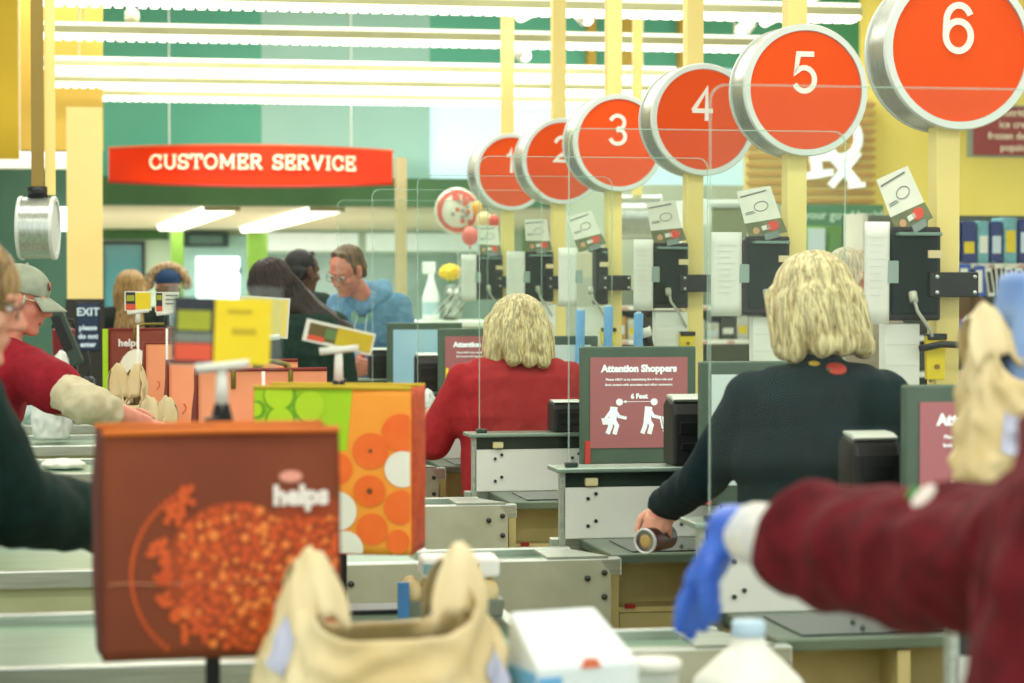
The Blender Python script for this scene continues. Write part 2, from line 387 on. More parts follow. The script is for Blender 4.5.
# slab-serif lettering from strokes: unit cell 0..1 high
def arc(cx, cy, rx, ry, a0, a1, n=14): return [(cx+rx*math.cos(R_(a0+(a1-a0)*i/n)), cy+ry*math.sin(R_(a0+(a1-a0)*i/n))) for i in range(n+1)]
SL = {
 'C': (.82, [arc(.42, .5, .36, .5, 48, 312, 22), [(.72, .98), (.72, .68)], [(.72, .3), (.72, .08)]], []),
 'U': (.9, [[(.16, 1), (.16, .34)]+arc(.45, .34, .29, .34, 180, 360, 14)+[(.74, 1)]], [(.0, .32, 1), (.58, .9, 1)]),
 'S': (.7, [arc(.34, .74, .27, .26, 20, 270, 14)+arc(.34, .25, .29, .25, 90, -160, 14)[1:], [(.62, 1), (.62, .76)], [(.05, .26), (.05, 0)]], []),
 'T': (.84, [[(.42, 1), (.42, 0)], [(.04, 1), (.8, 1)], [(.05, 1), (.05, .72)], [(.79, 1), (.79, .72)]], [(.24, .6, 0)]),
 'O': (.92, [arc(.46, .5, .39, .5, 0, 360, 26)], []),
 'M': (1.12, [[(.16, 0), (.18, 1), (.56, .22), (.94, 1), (.96, 0)]], [(.02, .32, 0), (.8, 1.1, 0), (.04, .24, 1), (.88, 1.08, 1)]),
 'E': (.78, [[(.16, 0), (.16, 1)], [(.16, 1), (.68, 1), (.68, .76)], [(.16, .52), (.52, .52)], [(.52, .64), (.52, .4)], [(.16, 0), (.7, 0), (.7, .26)]], [(.02, .3, 0), (.02, .3, 1)]),
 'R': (.9, [[(.16, 0), (.16, 1), (.44, 1)]+arc(.44, .76, .26, .24, 90, -90, 12)+[(.16, .52)], [(.42, .52), (.74, 0)]], [(.02, .32, 0), (.66, .88, 0), (.02, .3, 1)]),
 'V': (.9, [[(.12, 1), (.45, 0), (.78, 1)]], [(.0, .28, 1), (.62, .9, 1)]),
 'I': (.42, [[(.21, 0), (.21, 1)]], [(.04, .38, 0), (.04, .38, 1)]),
 ' ': (.5, [], [])}
def slab(txt, H, x_of_len, m, parent, yfun, zc, stroke=.17):
    tot = sum(SL[c][0]+.1 for c in txt); k = x_of_len/tot; x = -x_of_len/2
    for c in txt:
        wd_, st, se = SL[c]; mb = MB()
        def P(u, v): X = x+u*k; return (X, zc+(v-.5)*H)
        def ribbon(pl, w):
            for i in range(len(pl)-1):
                a = Vector(P(*pl[i])); b = Vector(P(*pl[i+1])); d = (b-a)
                if d.length < 1e-6: continue
                d = d.normalized(); e = Vector((-d.y, d.x))*w/2; a2 = a-d*w*.3; b2 = b+d*w*.3
                yy = yfun((a.x+b.x)/2)
                mb.prism([tuple(a2-e), tuple(b2-e), tuple(b2+e), tuple(a2+e)], yy-.03, yy+.03, 'y')
        for pl in st: ribbon(pl, stroke*H)
        for a, b, v in se: ribbon([(a+.05, v), (b-.05, v)], stroke*H*.8)
        if mb.v: mb.build('letter', m, parent)
        x += (wd_+.1)*k
tx = (WY(355, 160, YS).x-WY(147, 160, YS).x)
slab('CUSTOMER SERVICE', (WY(250, 156.5, YS).z-WY(250, 169.5, YS).z), tx, mat('sign_cream', (255, 238, 205), .5, emit=.15), t, lambda x: sy(x)-.01, WY(250, 162.5, YS).z-zb)
# ================================================================== the checkouts
PX = {6: 2.762, 5: 2.772, 4: 2.80, 3: 2.80, 2: 2.84, 1: 2.83}
DX = {6: .015, 5: .015, 4: .02, 3: .0, 2: 0, 1: 0}
NW = {1: 'one', 2: 'two', 3: 'three', 4: 'four', 5: 'five', 6: 'six', 7: 'seven'}
def Yn(l): return 4.87+1.634*(7-l)
NAMES = {9: 'nine', 8: 'eight', 7: 'seven', 6: 'six', 5: 'five', 4: 'four', 3: 'three', 2: 'two', 1: 'one'}
def ordinal(l): return {8: 'nearest', 7: 'second nearest', 6: 'third nearest', 5: 'fourth nearest', 4: 'fifth nearest', 3: 'sixth nearest', 2: 'seventh nearest', 1: 'furthest'}[l]
ZT = .775
def counter():
    t = thing('checkout_counter', 'x', 'checkout counter', (0, 0, 0), 0, 'row of checkout counters')
    MB().prism([(-1.7, .03), (1.5, .03), (1.5, .54), (1.44, .54), (1.44, .3), (1.0, .3), (1.0, .8), (-1.7, .8)], .1, .735, 'z').build('body', OLIVE, t)
    MB().box(-1.66, 2.9, .12, .5, 0, .1).build('toe_kick', BLACK, t)
    MB().prism([(-1.7, .05), (1.48, .05), (1.48, .53), (1.45, .53), (1.45, .29), (.99, .29), (.99, .79), (-1.7, .79)], .735, .75, 'z').build('belt_tray', mat('tray_steel', (132, 164, 136), .3, .15, (120, 152, 124), 3, (1, 8, 8)), t)  # green base colour carries the teal wall's reflection on the steel
    MB().box(-1.72, 1.54, 0, .045, .725, ZT).build('near_rail', STEEL, t, bevel=.004)
    MB().box(-1.72, 1.02, .785, .83, .725, ZT).build('far_rail', STEEL, t, bevel=.004)
    MB().box(.98, 1.02, .28, .79, .725, ZT-.001).build('end_rail', STEEL, t, bevel=.004)
    MB().box(1.01, 1.45, .285, .315, .725, ZT).build('back_rail', STEEL, t, bevel=.004)
    MB().box(1.44, 2.95, .53, .57, .725, ZT).build('till_rail', STEEL, t, bevel=.004)
    # bolted end plate with a clipped corner
    p = MB().prism([(.6, .5), (1.5, .5), (1.505, .53), (1.505, .735), (1.47, .772), (.6, .772)], -.012, -.004, 'y').build('end_plate', PLATE, t)
    for x, z in ((1.435, .72), (1.485, .735), (1.485, .665), (.75, .72)):
        MB().cyl((x, -.02, z), (x, -.008, z), .009, n=10).build('bolt', DOTS, p, True)
    c = MB().prism([(1.32, .0), (1.5, .0), (1.42, .2), (1.32, .2)], .775, .782, 'z').build('corner_cover', STEEL2, t)
    # open cabinet below the scanner
    m = MB().box(1.53, 2.95, .22, .55, .1, .735).box(1.53, 1.555, .1, .3, .1, .74).box(1.82, 1.85, .1, .3, .1, .74).box(2.9, 2.95, .1, .3, .1, .74)
    m.box(1.555, 2.9, .11, .29, .6, .615)
    m.build('cabinet', TAN, t)
    MB().box(1.56, 1.815, .115, .135, .5, .598).build('drawer_front', mat('tan_drawer', (186, 172, 116), .5), t, bevel=.003)
    for x in (1.59, 1.78): MB().box(x-.015, x+.015, .1, .115, .612, .624).build('red_tab', mat('red_tab', (150, 30, 26), .5), t)
    MB().box(1.95, 1.995, .08, .12, .1, .745).build('steel_post', STEEL2, t, bevel=.004)
    MB().box(1.53, 2.95, .09, .54, .745, ZT).build('scanner_top', mat('scanner_steel', (112, 128, 110), .3, .3, (96, 112, 96), 4), t, bevel=.006)
    MB().box(1.6, 1.95, .12, .42, ZT, ZT+.004).build('scanner_glass', mat('scanner_glass', (30, 44, 40), .08), t)
    # white divider at the back of the till
    d = MB().box(1.47, 2.45, .5, .525, ZT, .935).build('divider_panel', WHITE, t, bevel=.003)
    for x in (1.55, 1.85):
        for z in (.90, .815):
            MB().cyl((x, .494, z), (x, .502, z), .006, n=8).build('bolt', DOTS, d)
            MB().cyl((x+.025, .494, z+.015), (x+.025, .502, z+.015), .006, n=8).build('bolt', DOTS, d)
    MB().box(1.475, 2.45, .508, .518, .935, .985).build('divider_band', mat('smoked_strip', (54, 66, 56), .15, 0, (40, 52, 44), 5), t)
    MB().box(1.445, 2.45, .47, .62, .983, .998).build('cap_rail', mat('cap_steel', (150, 172, 158), .3, .5), t, bevel=.004)
    MB().box(1.462, 1.478, .5, .53, .74, .985).build('divider_stile', STEEL2, t)
    MB().box(1.54, 1.58, .485, .505, .94, .965).build('latch', mat('latch_cream', (226, 214, 160), .5), t, bevel=.004)
    return t
proto = counter()
for l in (8, 7, 6, 5, 4, 3, 2, 1):
    lab = 'pale steel checkout counter with tan cabinet and white divider, %s of the eight' % ordinal(l)
    if l <= 6: lab = 'pale steel checkout counter with white divider under the number %s sign' % NW[l]
    if l == 7: lab = 'pale steel checkout counter under the red sleeve, hung with the lime and orange bag'
    if l == 8: lab = 'nearest checkout counter, carrying the milk jug and the tan plastic bags'
    if l == 8: proto.location = (0, Yn(8), 0); proto['label'] = lab
    else: copy_tree(proto, None, lab, (0, Yn(l), 0))

# ------------------------------------------------------------------ number signs on posts
def drum_sign(t, zc, yaw, D=.518, T=.17, y0=0, x0=0):
    Mz = Matrix.Translation((x0, y0, zc)) @ Matrix.Rotation(yaw, 4, 'Z') @ Matrix.Rotation(math.pi/2, 4, 'X')
    r = D/2
    MB().lathe([(r-.006, -T/2+.004), (r-.006, T/2-.004)], 64, Mz).build('drum', DRUM, t, True).modifiers.new('e', 'EDGE_SPLIT').split_angle = R_(50)
    ring = [(r-.026, T/2-.012), (r-.026, T/2+.006), (r-.004, T/2+.006), (r, T/2), (r, T/2-.012)]
    MB().lathe(ring+[ring[0]], 64, Mz, False).build('rim', RIM, t, True).modifiers.new('e', 'EDGE_SPLIT').split_angle = R_(35)
    back = [(q, -z) for q, z in ring]
    MB().lathe(back+[back[0]], 64, Mz, False).build('rim', RIM, t, True).modifiers.new('e', 'EDGE_SPLIT').split_angle = R_(35)
    return Mz, MB().lathe([(r-.028, T/2-.01), (r-.028, T/2-.002)], 64, Mz).build('face', SIGNRED, t)
def stroke(m, pts, hw, z0, z1):
    """a flat ribbon of even width along a centre line"""
    P = [Vector(p) for p in pts]; L = []; Rr = []
    for i, p in enumerate(P):
        a = (p-P[i-1]).normalized() if i else (P[1]-p).normalized(); b = (P[i+1]-p).normalized() if i < len(P)-1 else a
        t = (a+b).normalized(); nrm = Vector((-t.y, t.x)); k = hw/max(.5, nrm.dot(Vector((-a.y, a.x))))
        L.append(p+nrm*k); Rr.append(p-nrm*k)
    n = len(P); vs = [(q.x, q.y, z) for z in (z0, z1) for S in (L, Rr) for q in S]; fs = []
    for i in range(n-1):
        l0, r0, l1, r1 = i, n+i, 2*n+i, 3*n+i
        fs += [(l1, l1+1, r1+1, r1), (l0, r0, r0+1, l0+1), (l0, l0+1, l1+1, l1), (r0, r1, r1+1, r0+1)]
    fs += [(0, 2*n, 3*n, n), (n-1, 2*n-1, 4*n-1, 3*n-1)]
    m.add(vs, fs)
def ac(cx, cy, rx, ry, a0, a1, n=16): return [(cx+rx*math.cos(R_(a0+(a1-a0)*i/n)), cy+ry*math.sin(R_(a0+(a1-a0)*i/n))) for i in range(n+1)]
DIG = {1: [[(.26, .74), (.42, .78), (.5, .86), (.55, .99), (.55, 0)]],
       2: [ac(.5, .68, .4, .3, 165, -25)+[(.72, .4), (.3, .2), (.1, .05), (.94, .05)]],
       3: [ac(.48, .74, .36, .24, 165, -90)+[(.4, .5)], [(.4, .5), (.48, .5)]+ac(.48, .25, .4, .25, 90, -165)],
       4: [[(.68, 0), (.68, .95), (.06, .3)], [(.02, .3), (.95, .3)]],
       5: [[(.86, .96), (.26, .96), (.16, .5)]+ac(.48, .31, .4, .3, 135, -155)],
       6: [ac(.52, .62, .4, .35, 25, 180)+[(.11, .5), (.1, .32)], ac(.5, .32, .4, .31, 90, 450, 30)]}
for n, yaw, zc in ((6, 3, 2.32), (5, 4, 2.322), (4, 6, 2.319), (3, 8, 2.307), (2, 8, 2.292), (1, 9, 2.303)):
    t = thing('lane_sign', 'round red lane sign with the white number %d on a cream post' % n, 'sign', (PX[n], Yn(n)+.63, 0), 0, 'numbered lane signs on posts')
    w = .04
    MB().box(-w, w, -w, w, .01, 5.6).build('post', POST, t, bevel=.004)
    MB().box(-.07, .07, -.05, .07, 0, .012).build('base_plate', BLACKM, t, bevel=.003)
    Mz, f = drum_sign(t, zc, R_(yaw), x0=DX[n])
    m = MB()
    for k_, st in enumerate(DIG[n]): stroke(m, [((x-.5)*.108-.006, (y-.5)*.152+.07) for x, y in st], .0105, .082, .087+.0004*k_)
    m.build('numeral', LET, f).data.transform(Mz)
# two more drum signs seen from the side
p = W(38, 228, 11.2)
t = thing('side_drum_sign', 'silver drum sign seen edge-on, hung at the left above the grey cap', 'sign', (p.x, p.y, 0))
Mz, f = drum_sign(t, p.z, R_(82), D=.31, T=.165)
f.data.materials.clear(); f.data.materials.append(RIM)
MB().box(-.03, .03, -.03, .03, p.z+.15, 5.6).build('post', mat('dark_gold_post', (150, 124, 48), .5), t)
MB().cyl((0, 0, p.z+.14), (0, 0, p.z+.2), .05, n=16).build('collar', BLACKM, t, True)
MB().box(.035, .085, -.02, .03, p.z+.16, 5.6).build('post', POST, t)
p = W(637, 217, 16.5)
t = thing('side_drum_sign', 'silver drum sign seen edge-on between the number three and number four posts', 'sign', (p.x, p.y, 0))
drum_sign(t, p.z, R_(80), D=.33, T=.34)[1].data.materials[0] = RIM
MB().box(-.03, .03, -.03, .03, p.z+.15, 5.6).build('post', POST, t)

# ------------------------------------------------------------------ acrylic screens
PANE = pane_mat('clear_acrylic', (.955, .985, .97, 1), .993, (.93, .9, .74, 1))
PEDGE = pane_mat('acrylic_edge', (.82, .92, .86, 1), .78, (.85, .97, .9, 1))
def rrect(x0, x1, z0, z1, r, n=6):
    o = [(x0, z0), (x1, z0)]
    o += [(x1-r+r*math.cos(math.pi/2*i/n), z1-r+r*math.sin(math.pi/2*i/n)) for i in range(n+1)]
    o += [(x0+r-r*math.sin(math.pi/2*i/n), z1-r+r*math.cos(math.pi/2*i/n)) for i in range(n+1)]
    return o
def screen():
    t = thing('acrylic_screen', 'x', 'screen', (0, 0, 0), 0, 'clear acrylic screens on the dividers')
    o = rrect(1.49, 2.39, .998, 2.052, .04)
    MB().prism(o, -.0025, .0025, 'y').build('pane', PANE, t)
    i_ = [(x+(.004 if x < 1.9 else -.004), z-(.004 if z > 1.5 else 0)) for x, z in o]
    m = MB(); n = len(o)
    for k in range(1, n):
        a, b = o[k], o[(k+1) % n]; c, d = i_[k], i_[(k+1) % n]
        m.add([(a[0], -.0035, a[1]), (b[0], -.0035, b[1]), (d[0], -.0035, d[1]), (c[0], -.0035, c[1]), (a[0], .0035, a[1]), (b[0], .0035, b[1]), (d[0], .0035, d[1]), (c[0], .0035, c[1])],
              [(0, 1, 2, 3), (7, 6, 5, 4), (0, 4, 5, 1), (2, 6, 7, 3)])
    m.build('edge', PEDGE, t)
    for x in (1.5, 2.2):
        MB().box(x-.02, x+.02, -.014, .014, .998, 1.014).build('clamp', DGREY, t, bevel=.004)
    return t
sp = screen()
for l in (7, 6, 5, 4, 3, 2):
    lab = 'clear acrylic screen with rounded corners on the divider under the number %s sign' % NW[l]
    if l == 7: lab = 'nearest clear acrylic screen, its left edge running down the dark back'
    (sp if l == 7 else copy_tree(sp)).location = (0, Yn(l)+.515, 0)
    ([o for o in bpy.data.objects if o.name.split('.')[0] == 'acrylic_screen'][-1])['label'] = lab
for o in [o for o in bpy.data.objects if o.name.split('.')[0] == 'acrylic_screen']:
    l = round(7-(o.location.y-.515-4.87)/1.634)
    o['label'] = 'nearest clear acrylic screen, its left edge running down the dark back' if l == 7 else 'clear acrylic screen with rounded corners on the divider under the number %s sign' % NW[l]

# ------------------------------------------------------------------ monitors
MFRAME = mat('monitor_frame', (82, 104, 88), .45, 0, (74, 96, 80), 8)
MAUVE = mat('screen_mauve', (170, 104, 106), .3, 0, (164, 98, 102), 3, emit=.12)
PALESCR = mat('screen_pale', (214, 228, 220), .3, 0, (206, 222, 214), 3, emit=.12)
BLUESCR = mat('screen_blue', (150, 192, 214), .3, 0, (168, 206, 220), 3, emit=.14)
SCRLET = mat('screen_white', (240, 246, 246), .4, emit=.25)
def monitor(x, y, l, scr, label):
    t = thing('monitor', label, 'monitor', (x, y, ZT), 0, 'monitors on the checkouts')
    zb, zt_ = .112, .555; w = .222
    MB().box(-w, w, -.02, .02, zb, zt_).build('bezel', MFRAME, t, bevel=.006)
    MB().prism([(-.17, .12), (.17, .12), (.15, .46), (-.15, .46)], .02, .07, 'y').build('back_shell', DGREY, t, bevel=.01)
    s = MB().box(-w+.034, w-.034, -.024, -.018, zb+.062, zt_-.04).build('display', scr, t)
    MB().box(-.16, .16, -.028, -.012, zb-.018, zb+.004).build('control_bar', BLACK, t, bevel=.003)
    for i in range(5): MB().cyl((-.04+i*.02, -.032, zb-.007), (-.04+i*.02, -.027, zb-.007), .004, n=8).build('button', STEEL, t)
    MB().box(-.045, .045, .02, .05, .01, .2).build('neck', BLACK, t, bevel=.004)
    MB().box(-.15, .15, -.09, .1, 0, .014).build('foot', BLACK, t, bevel=.004)
    MB().box(-w+.014, -w+.034, -.026, -.02, zb+.005, zb+.09).build('red_sticker', mat('red_sticker', (214, 60, 50), .5), t)
    if scr is MAUVE:
        zc = (zb+zt_)/2+.02; yy = -.026
        text('Attention Shoppers', .0365, SCRLET, s, (0, yy, zc+.118), 'heading', bold=.002, ext=.0006)
        text('Please HELP us by maintaining the 6 foot rule and', .0128, SCRLET, s, (0, yy, zc+.078), 'message', bold=.0003, ext=.0006)
        text('limit contact with associates and other customers.', .0128, SCRLET, s, (0, yy, zc+.058), 'message', bold=.0003, ext=.0006)
        text('6 Feet', .0255, SCRLET, s, (0, yy, zc+.014), 'message', bold=.0014, ext=.0006)
        m = MB()
        m.box(-.05, .05, yy-.0005, yy+.0005, zc-.0065, zc-.0045)
        for sg in (-1, 1): m.prism([(sg*.062, zc-.0055), (sg*.05, zc+.001), (sg*.05, zc-.012)], yy-.0005, yy+.0005, 'y')
        m.build('arrow', SCRLET, s)
        def limb(m, pts, r):
            for (a, b) in zip(pts[:-1], pts[1:]):
                a = Vector(a); b = Vector(b); d = (b-a).normalized(); e = Vector((-d.y, d.x))*r
                m.prism([tuple(a-e-d*r*.6), tuple(b-e+d*r*.6), tuple(b+e+d*r*.6), tuple(a+e-d*r*.6)], yy-.0005, yy+.0005, 'y')
        for sg, bx_ in ((1, -.098), (-1, .036)):
            m = MB(); o = bx_; q = zc-.055
            m.prism([(o+.022+.0135*math.cos(k*.45), q+.048+.0135*math.sin(k*.45)) for k in range(14)], yy-.0005, yy+.0005, 'y')
            limb(m, [(o, q+.022), (o-.004, q-.018)], .014); limb(m, [(o, q-.02), (o+.012, q-.04), (o+.004, q-.068)], .0085); limb(m, [(o-.008, q-.02), (o-.014, q-.045), (o-.022, q-.066)], .0085)
            limb(m, [(o+.004, q+.02), (o+.02, q-.006), (o+.046, q-.012)], .006)
            if sg == 1:
                limb(m, [(o-.006, q+.02), (o-.03, q-.012)], .006)
                m.prism([(o-.048, q-.012), (o-.012, q-.012), (o-.016, q-.036), (o-.042, q-.036)], yy-.0005, yy+.0005, 'y')
            else:
                limb(m, [(o+.046, q-.012), (o+.054, q-.05), (o+.11, q-.05)], .003); m.prism([(o+.052, q-.008), (o+.115, q-.004), (o+.105, q-.04), (o+.058, q-.042)], yy-.0005, yy+.0005, 'y')
                for k in (.06, .1): limb(m, [(o+k, q-.06), (o+k+.004, q-.064)], .005)
            m.build('pictogram', SCRLET, s)
    return t
MON = {7: (MAUVE, 1.0), 6: (PALESCR, 1.0), 5: (MAUVE, 1.0), 4: (PALESCR, 1.0), 3: (MAUVE, 1), 2: (BLUESCR, 1)}
mlab = {7: 'monitor showing a mauve notice, half hidden by the tan bag above the red sleeve', 6: 'monitor with a pale screen just left of the dark teal jacket',
        5: 'monitor facing out, with the whole Attention Shoppers notice and two pictograms', 4: 'monitor with a pale screen behind the right shoulder of the red shirt',
        3: 'monitor with the start of the Attention notice, left of the red shirt', 2: 'monitor with a light blue screen below the blue hoodie'}
ledge = {7: (903, 378), 6: (699, 355), 5: (580, 347), 4: (500, 333), 3: (438, 327), 2: (387, 325)}
MPOS = {}
for l, (sc_, _) in MON.items():
    y = Yn(l)+.36
    if l == 5: y = Yn(l)+.33
    x = WY(ledge[l][0], 400, y).x+.222
    MPOS[l] = (x, y); monitor(x, y, l, sc_, mlab[l])

# ------------------------------------------------------------------ receipt printers beside each monitor
def printer(p, label):
    t = thing('receipt_printer', label, 'receipt printer', p, 0, 'black receipt printers on the checkouts')
    MB().prism([(-.09, 0), (.1, 0), (.1, .235), (.05, .26), (-.06, .245), (-.085, .2)], -.06, .06, 'x').build('body', BLACK, t, bevel=.012, segs=3)
    MB().prism([(-.05, .246), (.06, .262), (.06, .272), (-.02, .27), (-.07, .256)], -.056, .056, 'x').build('lid', mat('printer_lid', (214, 218, 208), .4), t, bevel=.004)
    MB().box(-.04, .04, -.092, -.085, .12, .17).build('slot', BLACKM, t, bevel=.003)
    MB().box(-.035, .035, -.096, -.09, .06, .09).build('key', BLACKM, t, bevel=.003)
    return t
pr = {5: (566, 400, 'black receipt printer between the red shirt and the mauve notice'), 6: (687, 395, 'black receipt printer overlapping the right side of the full notice'),
      7: (870, 432, 'black receipt printer with a pale lid in front of the dark teal jacket'), 3: (427, 353, 'black receipt printer in front of the light blue screen'), 2: (379, 348, 'black receipt printer at the left of the light blue screen'), 4: (472, 367, 'black receipt printer behind the left shoulder of the red shirt')}
for l, (px, py, lab) in pr.items():
    y = Yn(l)+.545
    q = WY(px, py, y)
    r = printer((q.x, y, .998), lab)
    h = q.z-.998
    for c in r.children: c.scale = (1, .72, h/.27)
# ================================================================== people
def skin_mat(n, c, c2): return mat(n, c, .5, 0, c2, 14, bump=.03)
SKIN = skin_mat('skin_light', (226, 168, 138), (214, 146, 118)); SKINP = skin_mat('skin_ruddy', (224, 150, 124), (206, 122, 100)); SKIND = skin_mat('skin_dark', (96, 66, 50), (84, 56, 42))
def hair_mat(n, c, c2):
    q = mat(n, c, .5, 0, c2, 9, (9, 9, .8), bump=.2, lo=.38, hi=.62)
    q['tone'] = c; return q
BLOND = hair_mat('hair_blond', (236, 218, 166), (170, 144, 92)); BLOND2 = hair_mat('hair_ash_blond', (230, 214, 160), (160, 138, 90))
BROWN = hair_mat('hair_brown', (124, 94, 58), (74, 54, 34)); DARKH = hair_mat('hair_dark', (46, 32, 22), (18, 13, 10)); BLACKH = hair_mat('hair_black', (34, 34, 32), (20, 20, 20))
GREYH = hair_mat('hair_grey', (206, 196, 170), (150, 138, 112)); LBROWN = hair_mat('hair_light_brown', (170, 138, 84), (110, 82, 48))
EYEW = mat('eye_white', (235, 230, 222), .2); EYED = mat('eye_dark', (40, 32, 28), .15); LIPS = mat('lips', (176, 92, 84), .5)
def cloth(n, c, c2=None, sc=30): return mat(n, c, .85, 0, c2, sc, bump=.12, spec=.25, bscale=240)
class Arm: pass
def lerp(a, b, t): return a+(b-a)*t
def hand(mb, wr, d, n, side=1, curl=(14, 18, 14), s=1.0, e=0, spread=1.0, thumb=.6, per=None):
    """palm, four fingers and a thumb from the wrist; d along the fingers, n out of the palm"""
    d = d.normalized(); n = (n-d*n.dot(d)).normalized(); l = d.cross(n)*side
    k = [wr+d*(.088-.006*abs(i-1.2))*s+l*(1.5-i)*.0215*s*spread for i in range(4)]
    for i in range(4): mb.cap(wr+l*(1.5-i)*.011*s, .017*s+e, k[i], .0125*s+e)
    mb.cap(k[0], .0125*s+e, k[3], .0115*s+e)
    for i, (ln, r) in enumerate(((.072, .0092), (.08, .0095), (.075, .009), (.058, .008))):
        c = curl if per is None else per[i]
        p = k[i]; ang = 0; rr = r*s+e
        for j, q in enumerate((.45, .31, .24)):
            ang += R_(c[j]); v = d*math.cos(ang)+n*math.sin(ang)+l*(1.5-i)*.07*spread
            p2 = p+v.normalized()*ln*q*s; mb.cap(p, rr, p2, rr*.92); p = p2; rr *= .92
    b = wr+d*.022*s+l*.022*s; v1 = (d*.55+l*.75+n*.35).normalized(); p1 = b+v1*.045*s
    v2 = (d*.8+l*(.75-thumb)+n*thumb).normalized(); p2 = p1+v2*.034*s; v3 = (d*.9+l*(.4-thumb)+n*thumb).normalized(); p3 = p2+v3*.027*s
    mb.cap(wr+d*.012*s+l*.01*s, .017*s+e, b, .016*s+e).cap(b, .015*s+e, p1, .012*s+e).cap(p1, .0115*s+e, p2, .0105*s+e).cap(p2, .0105*s+e, p3, .009*s+e)
def head_mesh(mb, M, jaw=1.0):
    e = lambda c, r: mb.sph(c, r, 20, 12, M)
    e((0, -.012, .03), (.075, .093, .087)); e((0, .012, -.03), (.064, .072, .075)); e((0, .034, -.066), (.05*jaw, .048, .046))
    mb.cap((-.04, -.01, -.05), .03, (-.018, .06, -.096), .02, M); mb.cap((.04, -.01, -.05), .03, (.018, .06, -.096), .02, M)
    e((0, .07, -.097), (.022, .018, .016))
    mb.cap((-.042, .066, .027), .013, (0, .08, .03), .012, M); mb.cap((.042, .066, .027), .013, (0, .08, .03), .012, M)
    mb.cap((0, .08, .018), .0095, (0, .106, -.024), .0125, M); e((-.013, .091, -.03), .009); e((.013, .091, -.03), .009)
    e((-.038, .05, -.024), (.026, .026, .024)); e((.038, .05, -.024), (.026, .026, .024))
    mb.cap((-.018, .076, -.056), .0085, (0, .084, -.054), .009, M); mb.cap((.018, .076, -.056), .0085, (0, .084, -.054), .009, M)
    mb.cap((-.014, .076, -.067), .009, (.014, .076, -.067), .009, M)
    for s in (-1, 1):
        e((s*.077, -.008, -.004), (.011, .02, .031)); e((s*.08, -.014, .012), (.01, .016, .016)); e((s*.075, .0, -.03), (.008, .01, .012))
